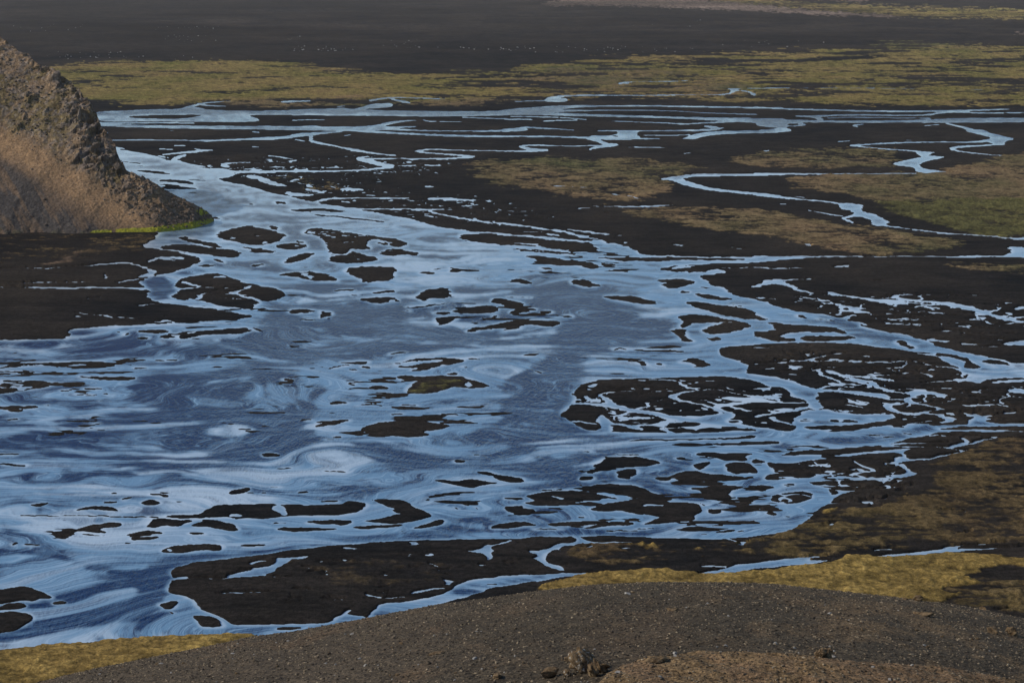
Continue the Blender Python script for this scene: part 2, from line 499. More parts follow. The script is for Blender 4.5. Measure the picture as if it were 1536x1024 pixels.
W -10,635 150,640 350,618 460,595 500,600 450,625 400,640 530,605 545,580 540,560 640,548 750,535 850,535 950,515 1560,520 2500,530 2500,550 1560,535 1300,530 1150,530 980,545 1200,548 1560,555 1560,565 1300,565 1050,560 950,580 850,600 720,640 500,650 330,665 100,675 -10,675
l 180,645,5 330,640,5
l 650,580,6 700,582,6
l 720,590,6 770,588,5
l 830,570,5 870,570,5
w 720,640,9 850,625,8 1000,625,5 1090,620,5
w 740,645,7 900,647,7 1080,650,9 1200,630,16 1300,605,12 1420,592,7
w 1150,600,11 1180,615,13 1100,640,9
w 1440,602,5 1600,597,5 2400,600,6
w 970,583,4 1400,590,4
W 1200,512 1230,480 1250,465 1220,450 1290,465 1310,480 1310,505 1390,512 1560,512 1560,525 1200,522
w 1300,470,9 1380,462,7 1490,455,8 1400,450,4
w 850,525,12 960,515,14
w 830,490,12 840,490,12
L#oval bar ringed by bright water far up the right river arm|1280,155 1350,150 1430,165 1450,185 1380,175 1300,165
L 770,45 830,40 860,60 920,85 870,88 800,65
w 900,115,5 1050,130,9 1130,150,14 1190,155,10
L 1000,112 1120,122 1210,150 1270,195 1250,205 1180,195 1200,170 1130,140 1010,125
w 960,178,8 1010,190,6 1150,200,7 1190,225,14 1170,245,10
w 790,158,6 940,168,6
w 1020,190,5 1080,195,5
W 1200,235 1350,225 1560,222 1560,248 1400,255 1290,265 1280,285 1180,268 1080,270 1190,255
w 920,284,4 1080,272,7 1200,262,10
w 1340,276,9 1560,274,10
w 910,222,6 950,238,14 990,250,12
W 1400,320 1450,308 1560,325 1560,355 1430,340
w 1290,352,5 1400,360,5 1560,370,6
w 1170,387,9 1190,386,8
w 1155,335,6 1165,334,5
w 1260,328,5 1290,322,5
w 1260,405,4 1350,422,5
w 500,405,4 600,420,4
w 570,378,4 650,390,5
w 1170,455,9 1240,470,15
w -10,175,6 130,170,8 240,155,13 330,155,9 490,163,9 630,168,9 700,165,12 780,172,5
w 250,155,8 340,140,8 420,125,9 490,116,6
w 90,150,5 200,150,5
w 260,125,4 340,120,4
w 540,160,5 580,158,8
w -10,85,12 60,84,13 100,80,5
w 280,74,8 290,74,8
w 600,216,5 610,216,5
w 810,214,8 820,214,8
w 980,38,13 1100,48,8
w 1180,62,16 1240,65,12
w 1400,62,6 1440,50,13 1560,45,16
w 1280,76,6 1390,78,5
w 50,203,4 95,200,5
w 720,400,4 760,402,4
W -10,690 100,695 250,693 480,690 600,675 760,668 850,655 890,657 850,672 830,700 870,715 860,735 800,745 750,740 820,700 790,685 640,683 500,710 350,715 200,740 120,745 60,735 -10,710
w 860,725,14 980,718,14 1080,690,14 1200,665,8
w 1090,655,6 1160,665,8
W 800,750 850,740 850,765 880,785 940,797 880,825 700,832 500,835 400,838 330,845 200,850 100,845 -10,850 -10,820 50,835 200,825 330,812 340,800 480,790 530,795 450,808 600,820 700,815 830,800 850,790 820,770
L 630,820 780,812 720,825
L 380,810 480,798 490,806 400,815
w 740,742,8 800,750,12
w 530,778,9 570,775,14 590,785,10 630,792,5
w 660,797,5 760,797,6
W -10,740 60,740 80,765 80,785 150,797 50,800 40,825 -10,815
L#black bar with a scalloped edge beside the moss shore|60,832 48,815 130,798 158,795 210,785 320,805 335,814 200,826 110,830
W -10,845 330,845 310,870 340,905 430,925 480,908 380,880 375,868 440,890 500,897 720,893 570,905 500,912 430,945 410,975 350,1005 330,1024 -10,1024
L 80,925 150,905 200,900 260,892 310,905 320,940 200,970 100,965
L -10,862 40,862 110,878 60,885 -10,905
L 130,855 210,850 220,862 150,868
w 410,968,8 500,970,9
w 725,950,7 740,935,7
w 800,905,9 830,900,9
w 870,877,8 872,877,8
L 150,880 170,882 160,888
L 350,940 380,944 360,948
L 50,990 75,990 65,997
@0,754
l 120,75,4 500,73,5 900,83,5
L#grey half-drowned bar with ribbed edges near the left shallows|430,160 470,135 560,120 610,110 700,112 680,128 600,140 560,150 620,165 450,168
L 430,178 600,180 560,186
L 360,180 410,185 400,195 365,190
L#thin dark bar above its greyer twin|715,178 760,165 830,155 930,168 930,177 820,172 750,185
L#greyish half-drowned bar below a thin dark one|735,200 800,190 890,190 890,200 800,213 740,213
L#plump black bar left of a comma-shaped one|830,120 870,92 920,88 1050,100 1100,108 1020,125 1010,138 920,130 880,140 840,135
L#comma-shaped black bar just under the long lower bar|1085,130 1150,112 1140,100 1280,108 1340,125 1365,150 1340,160 1290,158 1220,140 1120,138
L 1055,172 1100,167 1195,175 1150,183 1080,182
L#long black bar with a bright notch in it across the lower left river|915,78 990,68 1130,68 1210,25 1280,12 1500,5 1570,10 1640,10 1800,14 1941,8 2090,-2 2101,18 2041,55 1941,70 1791,75 1641,76 1540,88 1350,92 1300,82 1130,90 960,85
W 1545,20 1590,8 1625,20 1628,45 1645,68 1600,72 1580,55 1545,40
W 1300,70 1380,65 1390,82 1330,80
L#neat rounded brown bar alone above the lower left bank|905,275 960,245 1080,238 1200,232 1270,235 1280,255 1250,270 1150,270 1070,285 930,282
w 950,268,8 965,272,8
L 1360,248 1430,235 1500,235 1500,243 1430,252
L 60,232 90,225 90,245 65,245
l 130,240,6 220,243,6
L#mound-shaped black bar entering at the left edge of the view|-600,500 0,498 60,480 120,470 200,490 310,535 290,548 230,545 200,565 130,558 60,565 0,580 -600,580
L -200,600 0,600 60,575 150,575 140,600 60,612 0,610
L 285,575 320,560 370,560 375,575 330,580
L#smooth half-oval black bar lowest at the left edge of the view|-600,640 0,630 80,622 170,628 192,650 170,680 100,715 0,740 -600,770
L 585,515 625,528 600,522
L 890,575 960,560 1010,555 1000,600 960,605 920,590
L 960,610 1000,625 990,633
L#small wedge-shaped bar off the near bank|1100,640 1150,640 1200,650 1260,670 1290,705 1220,712 1145,712 1125,680
w 985,430,14 1060,425,10
w 1000,432,5 1300,430,7 1517,418,6
W 1290,425 1300,405 1400,390 1540,355 1540,410 1420,425 1350,432
w 1225,520,6 1300,510,14 1500,513,10 1560,518,8
w 1420,350,12 1480,335,9
@380,754
W -20,372 60,370 120,350 120,315 160,312 300,300 320,300 280,325 210,322 200,345 140,370 130,400 60,412 -20,425
w 10,342,11 50,335,8
w 270,368,4 420,388,5
w 320,398,5 375,394,5
w -10,510,10 150,515,6
w 235,495,9 325,496,10
w 125,425,7 150,426,7
w 200,428,5 225,429,5
w 525,258,13 570,262,13
W 870,222 930,222 945,238 870,245 900,235
w 655,525,14 710,540,13
w 715,487,6 765,480,4
w 710,508,9 765,508,7
w 750,543,9 865,533,7
w 920,510,13 1000,498,13 1075,490,8
W 1065,435 1150,450 1120,470 1075,470 1100,458
w 1055,388,8 1130,380,7
w 990,350,7 1060,363,5
w 1105,412,6 1110,412,6
w 1290,355,13 1310,355,12
W 1210,270 1290,262 1300,240 1380,238 1440,215 1500,208 1420,235 1350,250 1370,270 1350,285 1375,310 1330,328 1330,310 1290,285 1230,282
W 640,655 690,610 730,570 900,560 1000,540 1100,510 1150,470 1250,440 1380,425 1530,418 1530,462 1400,475 1340,490 1300,515 1200,535 1060,578 900,605 760,640 700,700
L 1310,465 1380,460 1370,468
W -20,695 200,698 440,685 500,640 570,605 575,612 540,640 490,670 440,740 200,760 -20,780
L 120,715 200,710 290,712 200,728 130,725
L 80,113 230,112 120,118
L#thin streaky bar just under the long lower bar|270,112 420,98 550,97 570,115 520,130 430,120 330,122
L#flat lens-shaped bar above the near bank|110,150 170,138 300,145 450,140 490,150 350,158 230,165
L#curved black bar sweeping down to the near bank channel|690,-18 700,-5 760,-20 850,-10 910,20 980,50 1022,72 920,100 840,115 700,112 660,105 590,105 750,90 800,70 870,60 780,50 820,38 760,20
L 550,145 700,122 860,120 800,140 660,150
L#tapering horn-shaped bar at the bend above the near bank|895,148 960,128 1060,90 1095,100 1080,120 1000,138
L 810,160 870,155 830,163
L 1350,150 1350,135 1420,118 1540,107 1540,135 1450,145
L -10,238 60,235 50,243
L 1435,15 1540,12 1540,25
L 520,5 600,0 650,10 600,15
@760,754
L 145,80 180,80 160,84
L -10,115 80,105 130,115 180,130 60,135 -10,140
L 240,122 350,105 600,105 560,120 400,130 260,135
L 415,145 500,128 620,108 725,108 710,128 560,135 480,145
l 575,160,4 740,158,5
l 730,150,5 820,143,5
l 140,148,5 330,150,5
L 1365,105 1450,98 1390,110
L 1165,130 1240,123 1220,133 1175,133
L 1080,178 1160,175 1130,182
L 1190,170 1260,150 1300,155 1250,170
l 1310,165,6 1340,160,6
L#little frayed bar right of the biggest lower bar|1140,35 1160,30 1230,38 1235,50 1190,62 1150,55
L 1460,55 1500,45 1530,60 1530,75
l 410,78,5 450,78,5
W 375,188 420,190 450,210 500,225 720,222 730,230 480,232 400,235 320,250 210,290 210,320 250,345 310,365 340,385 310,388 250,370 160,330 120,315 150,310 165,295 110,285 110,270 180,275 190,262 250,250 270,232 380,225 410,210
w -20,440,44 120,432,44 330,410,26 500,402,16 660,398,8
w 430,258,11 460,260,8 480,245,5
w 640,258,4 800,262,5 900,278,4
w 1250,210,4 1310,225,7 1380,228,8 1300,242,10 1350,248,5
W 1060,402 1200,380 1300,352 1530,326 1530,365 1380,380 1310,402 1200,408 1080,410
w 1100,363,8 1150,360,11 1230,362,7
@1136,754
w 1120,268,10 1300,266,11 1560,261,11 2500,255,13
W -10,340 200,315 230,305 460,302 230,325 400,328 430,330 300,350 150,360 -10,378
w 685,270,12 775,264,9
W 640,322 700,300 760,290 1050,268 1070,248 1250,240 1440,228 1440,235 1300,248 1180,250 1120,262 1200,268 1560,255 2500,250 2500,262 1560,268 1400,268 1050,290 850,310
W 1340,615 1390,605 1490,602 1470,612 1390,628
w 1140,187,5 1160,187,6
w 1190,180,8 1215,177,7
w 1050,45,5 1110,50,6
w 1170,52,6 1180,52,6
"""
# plant cover on the plain: kind, amount, outline
COVER = """
olive 1.12 60,112 60,100 160,95 380,92 520,104 650,117 760,128 780,138 760,148 620,156 560,150 400,149 250,157 140,157
tan .45 300,150 420,148 760,146 820,150 760,160 600,160 400,163
olive .72 850,88 1000,82 1136,77 1300,74 1536,66 1900,60 1900,160 1536,160 1250,158 1000,150 800,148 740,140 800,112
tan .35 760,110 900,95 1100,120 1150,150 1000,152 800,148
green .30 1290,62 1380,60 1480,66 1500,76 1350,78
tan .80 690,247 760,240 900,238 1010,242 1055,255 1000,268 1010,282 980,300 920,306 860,300 800,285 720,275
tan .78 1080,238 1170,228 1330,220 1350,235 1340,250 1250,255 1120,252
tan .35 400,268 440,264 520,280 500,288 420,278
tan .95 1170,268 1260,262 1420,258 1536,225 1900,220 1900,360 1536,352 1450,345 1410,338 1330,315 1290,295 1200,285
green .9 1300,305 1400,298 1536,300 1900,300 1900,358 1536,356 1450,352 1405,340 1325,318
tan .9 925,315 1000,312 1136,313 1230,335 1340,345 1465,368 1400,380 1280,384 1160,357 1080,350 980,330
tan .7 1370,396 1480,395 1900,398 1900,415 1536,415 1460,408
rust .85 1395,692 1450,672 1500,661 1900,650 1900,842 1536,820 1350,822 1200,842 1060,830 1140,806 1215,776 1330,768 1350,745 1410,738
rust .35 0,352 240,350 240,375 180,380 60,400 -200,400
rust .05 400,840 500,820 700,840 650,880 450,900 330,905
yellow 1.3 815,888 835,878 870,866 950,860 1010,858 1100,861 1180,857 1260,842 1300,838 1400,829 1460,834 1536,842 1900,846 1900,858 1600,853 1540,857 1500,851 1470,858 1436,855 1478,864 1424,868 1466,876 1458,885 1396,887 1425,895 1454,891 1430,901 1400,907 1250,905 1100,900 850,895
rust 1.0 1430,860 1536,880 1900,850 1900,960 1500,920 1400,905
green .8 1480,895 1536,890 1900,890 1900,925 1500,912
yellow 1.3 -400,1000 0,978 145,963 264,957 340,955 440,952 460,1200 -400,1200
rust .65 850,815 1000,808 1160,818 1130,835 1000,850 860,845
yellow .6 920,812 1060,818 1110,822 1040,828 950,824
yellow .8 1130,808 1150,812 1135,816
yellow .9 1222,768 1245,764 1262,770 1235,777
green .6 608,588 640,568 680,566 686,578 650,590 620,592
silt .8 45,402 90,393 98,383 150,376 104,385 112,396
rust .3 130,505 60,500 100,508
dune 1.1 800,9 850,-2 1000,-3 1080,3 1150,10 1250,19 1400,28 1260,24 1150,18 1040,12 900,8
olive 1.3 1040,-4 1136,1 1300,8 1536,16 1900,22 1900,32 1536,28 1400,26 1290,20 1160,8 1080,3
dune .9 1240,-4 1310,-4 1300,3 1260,3
dune .8 1388,12 1402,9 1412,13
dune .5 1510,52 1536,46 1700,44 1700,60 1536,56
dune .4 72,27 100,28 90,31
dune .35 350,62 400,72 390,76 355,68
olive .62 600,116 760,104 860,92 920,110 860,150 740,146 620,132
"""
# quick water: x,y,half-width strokes (strength)
RIPPLE = """
1.0 330,515,9 400,500,26 470,480,34 560,470,30 620,462,22
.9 560,490,26 640,500,14 760,510,10
.8 -60,520,10 100,512,8 250,520,9 400,520,12 560,520,14
1.0 790,445,16 850,440,24 900,460,36 930,490,34 880,525,26 840,560,32 800,600,40 790,650,34 740,650,20
.9 1000,490,10 960,505,18 900,520,24
.8 780,650,16 800,678,12 850,700,12 860,712,8 840,730,6 790,738,5 740,742,4
.8 980,675,5 1010,690,8 1020,700,8 985,712,10 955,720,10 975,735,8 1040,748,6 1100,760,6
.9 180,575,12 250,585,26 330,590,26 390,615,20 440,640,14 400,660,14
.9 440,600,16 465,635,20 420,665,20 340,680,18 250,660,12
.7 -60,668,10 100,664,8 250,672,10 400,676,8 480,672,6
.7 170,690,8 240,700,8 300,705,6
.6 30,640,5 80,635,8 150,640,7 220,635,6
.8 455,602,4 470,588,5 510,570,4 600,562,3
.7 420,590,6 440,580,4 400,578,3
1.0 515,670,8 560,680,12 620,690,14 670,692,10 600,706,6
.6 550,660,4 650,655,4 760,655,5 820,660,6
.6 380,720,3 480,716,4 580,708,4
.5 380,735,2 500,728,3 600,722,3
1.0 300,838,6 250,848,12 230,865,18 215,885,16 240,850,10
.9 220,890,12 190,915,20 110,935,16 30,955,14 -100,970,16
.8 430,825,5 340,836,5 270,845,8
.6 -60,825,6 60,835,7 140,855,8 210,870,10
.5 0,790,10 40,800,10
.5 230,825,4 300,815,3 400,806,3
.8 400,826,4 500,815,5 620,805,5 700,798,6 760,792,7 860,800,6 960,803,5
.7 690,780,8 720,788,8
.6 700,745,4 640,752,4 630,748,3
.8 235,420,12 250,440,14 240,448,10
.5 60,497,8 150,498,8 120,502,6
.5 300,395,5 340,400,8 400,410,8 470,425,8 560,430,6
.4 250,360,6 300,370,6
.5 880,562,3 1000,560,4 1100,558,4 1120,554,4
.5 870,430,8 830,425,8
.6 700,432,10 730,445,14
.5 460,540,10 400,560,10 500,530,10
.7 1136,668,4 1250,660,7 1320,650,8 1400,640,5 1536,636,4
.5 1180,580,5 1220,595,7 1225,610,6
.5 1230,480,4 1280,500,5 1330,508,5
.7 1170,458,3 1240,474,4 1290,495,6 1340,505,6
.5 1300,502,8 1250,500,5
.6 700,880,4 650,898,5 800,868,4
.7 150,165,4 300,165,4 500,166,5 700,168,5 900,165,5 1536,180,5 1900,180,6
.6 1136,182,6 1350,181,5
.35 200,240,10 300,270,12 420,300,12 600,345,14 760,380,12
.5 1240,780,6 1180,790,6
.5 1000,780,4 1100,775,5 1150,765,4
.4 1380,560,5 1500,560,6
"""
# patches where thin sand just breaks the surface / thin film of water on sand
SHOAL = """
.55 0,530 160,535 240,540 180,560 160,585 110,600 60,612 -300,610 -300,525
.5 720,430 800,445 870,470 820,485 700,490 640,475 660,455
.4 430,455 500,460 510,485 460,500 425,480
.45 560,615 720,600 800,620 760,650 560,655 470,640 480,600
.5 860,520 1000,515 1080,545 1000,560 900,565 850,540
.4 620,745 760,730 830,770 780,800 660,775
.5 880,680 1136,660 1300,680 1240,800 1000,800 780,780 860,740
.4 200,455 480,420 500,520 480,560 380,700
.5 180,800 280,800 300,840 170,830
.4 170,725 260,730 280,765 150,765
.5 520,555 640,560 600,600 530,600
.4 600,450 680,455 640,470 560,460
.35 0,770 130,765 90,830 0,830
.4 430,390 900,400 900,420 700,410
.5 840,355 960,370 1000,395 900,410 800,390
.5 190,262 300,262 320,290 230,290
.4 0,610 240,620 250,650 0,655
"""
RUN = """
.42 -300,500 84,508 240,492 400,480 420,430 560,425 700,432 860,425 1000,470 1070,540 1110,560 870,568 850,640 980,660 1010,700 900,740 790,745 700,700 500,700 250,722 60,715 -300,690
.35 180,230 300,265 480,320 640,350 800,400 900,420 700,415 420,380 300,330
.3 560,470 700,500 900,480 1000,500 900,560 780,520 600,530
.35 150,840 260,845 250,900 150,960 -300,975 -300,940 100,900
"""
SLACK = """
1 350,572 440,568 460,600 400,628 340,605
1 420,562 480,542 600,526 780,524 850,542 790,560 726,600 722,645 640,658 505,668 470,640 455,612 500,578
.9 890,528 1000,520 1090,545 1060,562 940,562 880,550
.9 -300,530 160,535 205,560 160,595 240,618 60,630 -300,630
.8 110,630 240,628 250,640 140,648
.8 -300,682 150,684 180,700 60,712 -300,705
.8 620,665 700,672 760,668 800,690 700,700 660,690
.7 800,662 880,680 830,690 790,675
.7 430,455 505,462 510,490 450,500
.7 0,530 200,535 340,530 400,540 250,548 0,545
"""
POOLS = """
.36 870,570 1180,570 1260,640 900,650 850,610
.5 1140,520 1536,560 1536,640 1200,640 1160,570
.45 1140,440 1536,440 1536,520 1380,500 1250,470
.4 250,235 700,235 700,260 420,280 300,250
.4 400,265 700,290 900,330 700,340 480,300
.16 250,845 700,810 760,860 560,920 350,910
.4 760,810 880,810 840,860 760,860
.4 1140,690 1380,690 1360,760 1200,780 1136,760
.35 400,330 640,350 560,400 460,390
.2 270,415 430,430 380,465 260,450
.35 1136,740 1300,750 1240,800 1136,790
.35 -300,520 84,512 130,600 0,640 -300,640
.12 0,360 240,360 200,470 0,480
"""
import bpy, math, random
import numpy as np
from mathutils import Vector
rnd = random.Random(7); rng = np.random.default_rng(11)
SC = bpy.context.scene; COL = SC.collection

# ------------------------------------------------------------------ camera
H, F, HZ = 220.0, 2800.0, -70.0            # eye height, focal length in survey units, horizon line
PITCH = math.atan((512 - HZ) / F)
CP, SP = math.cos(PITCH), math.sin(PITCH)
def rays(u, v):
    a = (np.asarray(u, float) - 768) / F; b = (512 - np.asarray(v, float)) / F
    return a, CP + b * SP, -SP + b * CP
def on_plain(u, v, z=0.0):
    dx, dy, dz = rays(u, v); t = (z - H) / dz
    return dx * t, dy * t
def slope_k(u, v):                          # fall per metre travelled along this bearing
    dx, dy, dz = rays(u, v); h = np.hypot(dx, dy)
    return -dz / h, dx / h, dy / h
cam_d = bpy.data.cameras.new('camera'); cam = bpy.data.objects.new('camera', cam_d); COL.objects.link(cam)
cam.location = (0, 0, H); cam.rotation_euler = (math.pi / 2 - PITCH, 0, 0)
cam_d.sensor_width = 36; cam_d.lens = F / 1536 * 36; cam_d.clip_start = 1; cam_d.clip_end = 60000
SC.camera = cam

# ------------------------------------------------------------------ noise
def _h(ix, iy, s):
    n = (ix.astype(np.int64) * 374761393 + iy.astype(np.int64) * 668265263 + s * 2147483647) & 0xffffffff
    n = ((n ^ (n >> 13)) * 1274126177) & 0xffffffff
    n = ((n ^ (n >> 16)) * 2246822519) & 0xffffffff
    return ((n ^ (n >> 15)) & 0xffff).astype(np.float32) / 65535.0
def vnoise(x, y, s=0):
    x0 = np.floor(x); y0 = np.floor(y); fx = (x - x0).astype(np.float32); fy = (y - y0).astype(np.float32)
    x0 = x0.astype(np.int64); y0 = y0.astype(np.int64)
    fx = fx * fx * fx * (fx * (fx * 6 - 15) + 10); fy = fy * fy * fy * (fy * (fy * 6 - 15) + 10)
    a = _h(x0, y0, s); b = _h(x0 + 1, y0, s); c = _h(x0, y0 + 1, s); d = _h(x0 + 1, y0 + 1, s)
    return (a + (b - a) * fx) * (1 - fy) + (c + (d - c) * fx) * fy
def fbm(x, y, o=4, s=0, g=.5):
    r = 0; amp = 1; tot = 0
    for k in range(o):
        c, n = math.cos(.6 + k), math.sin(.6 + k)
        r = r + amp * vnoise(x * c - y * n + 31.7 * k, x * n + y * c + 17.3 * k, s + k); tot += amp; amp *= g; x = x * 2.03; y = y * 2.03
    return r / tot * 2 - 1                  # about -1..1, mostly -.5..+.5
def ridged(x, y, o=3, s=0):
    r = 0; amp = 1; tot = 0
    for k in range(o):
        r = r + amp * (1 - np.abs(vnoise(x + 9.1 * k, y + 3.7 * k, s + k) * 2 - 1)); tot += amp; amp *= .5; x = x * 2.1; y = y * 2.1
    return r / tot
def sm(a, b, x): t = np.clip((x - a) / (b - a), 0, 1); return t * t * (3 - 2 * t)

# ------------------------------------------------------------------ survey sheets (rasterised outlines)
X0, Y0 = -300, -20
def blur(a, rx, ry, n=3):
    for ax, r in ((1, rx), (0, ry)):
        r = int(r)
        if r < 1: continue
        for _ in range(n):
            p = np.pad(a, [(r + 1, r) if ax == 0 else (0, 0), (r + 1, r) if ax == 1 else (0, 0)], mode='edge')
            c = np.cumsum(p, axis=ax, dtype=np.float64)
            a = ((c[2 * r + 1:] - c[:-2 * r - 1]) if ax == 0 else (c[:, 2 * r + 1:] - c[:, :-2 * r - 1])) / (2 * r + 1)
            a = a.astype(np.float32)
    return a
class Sheet:
    def __init__(s, S, Y1=1060, X1=1860, v=0.0):
        s.S = S; s.a = np.full((int((Y1 - Y0) * S), int((X1 - X0) * S)), v, np.float32)
    def poly(s, P, val, add=False):
        P = np.array([((x - X0) * s.S, (y - Y0) * s.S) for x, y in P]); hh, ww = s.a.shape
        Q = np.roll(P, -1, 0)
        for r in range(max(0, int(P[:, 1].min())), min(hh, int(P[:, 1].max()) + 1)):
            yc = r + .5; m = (P[:, 1] <= yc) != (Q[:, 1] <= yc)
            if not m.any(): continue
            xs = np.sort(P[m, 0] + (yc - P[m, 1]) / (Q[m, 1] - P[m, 1]) * (Q[m, 0] - P[m, 0]))
            for i in range(0, len(xs) - 1, 2):
                a, b = int(round(max(0, xs[i]))), int(round(min(ww, xs[i + 1])))
                if b > a: s.a[r, a:b] = val
    def stroke(s, P, val, asp=2.4, soft=False):
        hh, ww = s.a.shape
        P = [((x - X0) * s.S, (y - Y0) * s.S, w * s.S / 2) for x, y, w in P]
        for (ax, ay, aw), (bx, by, bw) in zip(P, P[1:]):
            w = max(aw, bw) + 1; x0 = int(max(0, min(ax, bx) - w * asp)); x1 = int(min(ww, max(ax, bx) + w * asp + 1))
            y0 = int(max(0, min(ay, by) - w)); y1 = int(min(hh, max(ay, by) + w + 1))
            if x1 <= x0 or y1 <= y0: continue
            gy, gx = np.mgrid[y0:y1, x0:x1]; gx = (gx + .5) / asp; gy = gy + .5
            dx, dy = (bx - ax) / asp, by - ay; L = dx * dx + dy * dy + 1e-9
            t = np.clip(((gx - ax / asp) * dx + (gy - ay) * dy) / L, 0, 1)
            d = np.hypot(gx - ax / asp - t * dx, gy - ay - t * dy); ww_ = aw + (bw - aw) * t
            if soft: s.a[y0:y1, x0:x1] = np.maximum(s.a[y0:y1, x0:x1], val * sm(1.3, .3, d / ww_))
            else: s.a[y0:y1, x0:x1][d < ww_] = val
    def at(s, u, v):
        fx = np.clip((u - X0) * s.S - .5, 0, s.a.shape[1] - 1.001); fy = np.clip((v - Y0) * s.S - .5, 0, s.a.shape[0] - 1.001)
        ix = fx.astype(int); iy = fy.astype(int); fx = (fx - ix).astype(np.float32); fy = (fy - iy).astype(np.float32); a = s.a
        return (a[iy, ix] * (1 - fx) + a[iy, ix + 1] * fx) * (1 - fy) + (a[iy + 1, ix] * (1 - fx) + a[iy + 1, ix + 1] * fx) * fy
def chaikin(P, closed, n=2):
    for _ in range(n):
        Q = []; m = len(P)
        for i in range(m if closed else m - 1):
            a, b = P[i], P[(i + 1) % m]
            Q.append(tuple(.78 * p + .22 * q for p, q in zip(a, b))); Q.append(tuple(.22 * p + .78 * q for p, q in zip(a, b)))
        if not closed: Q = [P[0]] + Q + [P[-1]]
        P = Q
    return P
def pts(t): return [tuple(float(c) for c in p.split(',')) for p in t.split()]
Z = 3.7925
M = Sheet(2, v=1.0); M.poly(chaikin(pts(MAIN), True), 0.0)
ISL = []; ox = oy = 0
for ln in TRACE.strip().splitlines():
    if ln[0] == '@': ox, oy = (float(c) for c in ln[1:].split(',')); continue
    op = ln[0]; head, body = ln[1:].split(' ', 1) if ln[1] == ' ' else ln[1:].split('|', 1)
    P = pts(body)
    if op in 'WL':
        P = chaikin([(ox + x / Z, oy + y / Z) for x, y in P], True); M.poly(P, 0.0 if op == 'W' else 1.0)
        if head.startswith('#'): ISL.append((head[1:], P))
    else:
        Q = [(ox + p[0] / Z, oy + p[1] / Z, max(p[2] / Z, 1.4)) for p in P]
        M.stroke(chaikin(Q, False, 1), 0.0 if op == 'w' else 1.0)
wide = Sheet(.5); sub = M.a[:M.a.shape[0] // 4 * 4, :M.a.shape[1] // 4 * 4]
land4 = sub.reshape(sub.shape[0] // 4, 4, sub.shape[1] // 4, 4).mean((1, 3))
LOC = Sheet(.5); LOC.a = blur(land4, 3, 1); FAR = Sheet(.5); FAR.a = blur(land4, 12, 4)
M2 = Sheet(2); M2.a = blur(M.a, 6, 2, 2); M.a = blur(M.a, 1, 1, 1)
RIP = Sheet(.5)
for ln in RIPPLE.strip().splitlines():
    k, b = ln.split(' ', 1); RIP.stroke([(x, y, w * 2.1) for x, y, w in pts(b)], float(k), 2.0, True)
RIP.a = blur(RIP.a, 3, 1)
def zone(txt, rx=5, ry=2):
    s = Sheet(.5)
    for ln in txt.strip().splitlines():
        k, b = ln.split(' ', 1); s.poly(chaikin(pts(b), True), float(k))
    s.a = blur(s.a, rx, ry); return s
SHO = zone(SHOAL, 8, 3); POO = zone(POOLS, 8, 3); RUNZ = zone(RUN, 12, 4); SLK = zone(SLACK, 6, 2)
KINDS = {}; COVP = []
for ln in COVER.strip().splitlines():
    kd, k, b = ln.split(' ', 2); P = chaikin(pts(b), True); COVP.append((kd, P))
    KINDS.setdefault(kd, Sheet(1)).poly(P, float(k))
for s in KINDS.values(): s.a = blur(s.a, 7, 1)

# ------------------------------------------------------------------ object helpers
def link(name, me, mat=None, parent=None, **props):
    o = bpy.data.objects.new(name, me); COL.objects.link(o)
    if mat and me: me.materials.append(mat)
    if parent: o.parent = parent
    for k, v in props.items(): o[k] = v
    return o
def mesh(name, V, Q, smooth=True, cols=None):
    V = np.ascontiguousarray(V, np.float32); Q = np.ascontiguousarray(Q, np.int32); n = Q.shape[1]
    me = bpy.data.meshes.new(name); me.vertices.add(len(V)); me.vertices.foreach_set('co', V.ravel())
    me.loops.add(Q.size); me.loops.foreach_set('vertex_index', Q.ravel())
    me.polygons.add(len(Q)); me.polygons.foreach_set('loop_start', np.arange(0, Q.size, n, dtype=np.int32))
    me.polygons.foreach_set('use_smooth', np.full(len(Q), smooth)); me.update(calc_edges=True)
    for nm, c in (cols or {}).items():
        at = me.attributes.new(nm, 'FLOAT_COLOR', 'POINT'); c4 = np.ones((len(V), 4), np.float32); c4[:, :c.shape[1]] = c
        at.data.foreach_set('color', c4.ravel())
    return me
def gridq(nr, nc):
    i = np.arange(nr * nc).reshape(nr, nc)
    return np.stack([i[:-1, :-1], i[:-1, 1:], i[1:, 1:], i[1:, :-1]], -1).reshape(-1, 4)
def submesh(name, V, Q, sel, cols):
    q = Q[sel]; ids, inv = np.unique(q, return_inverse=True)
    return mesh(name, V[ids], inv.reshape(q.shape), True, {k: c[ids] for k, c in cols.items()})

# ------------------------------------------------------------------ materials
def mat(name):
    m = bpy.data.materials.new(name); m.use_nodes = True; nt = m.node_tree
    return m, nt, nt.nodes, nt.links, nt.nodes['Principled BSDF']
def tex(nt, scale, detail=4, rough=.55, vec=None, kind='ShaderNodeTexNoise'):
    n = nt.nodes.new(kind); n.inputs['Scale'].default_value = scale
    if 'Detail' in n.inputs: n.inputs['Detail'].default_value = detail; n.inputs['Roughness'].default_value = rough
    if vec: nt.links.new(vec, n.inputs['Vector'])
    return n
def maprange(nt, src, a, b, c, d):
    n = nt.nodes.new('ShaderNodeMapRange'); nt.links.new(src, n.inputs[0])
    for i, v in zip((1, 2, 3, 4), (a, b, c, d)): n.inputs[i].default_value = v
    return n.outputs[0]
def mul(nt, col, fac):
    n = nt.nodes.new('ShaderNodeVectorMath'); n.operation = 'SCALE'; nt.links.new(col, n.inputs[0]); nt.links.new(fac, n.inputs['Scale']); return n.outputs[0]
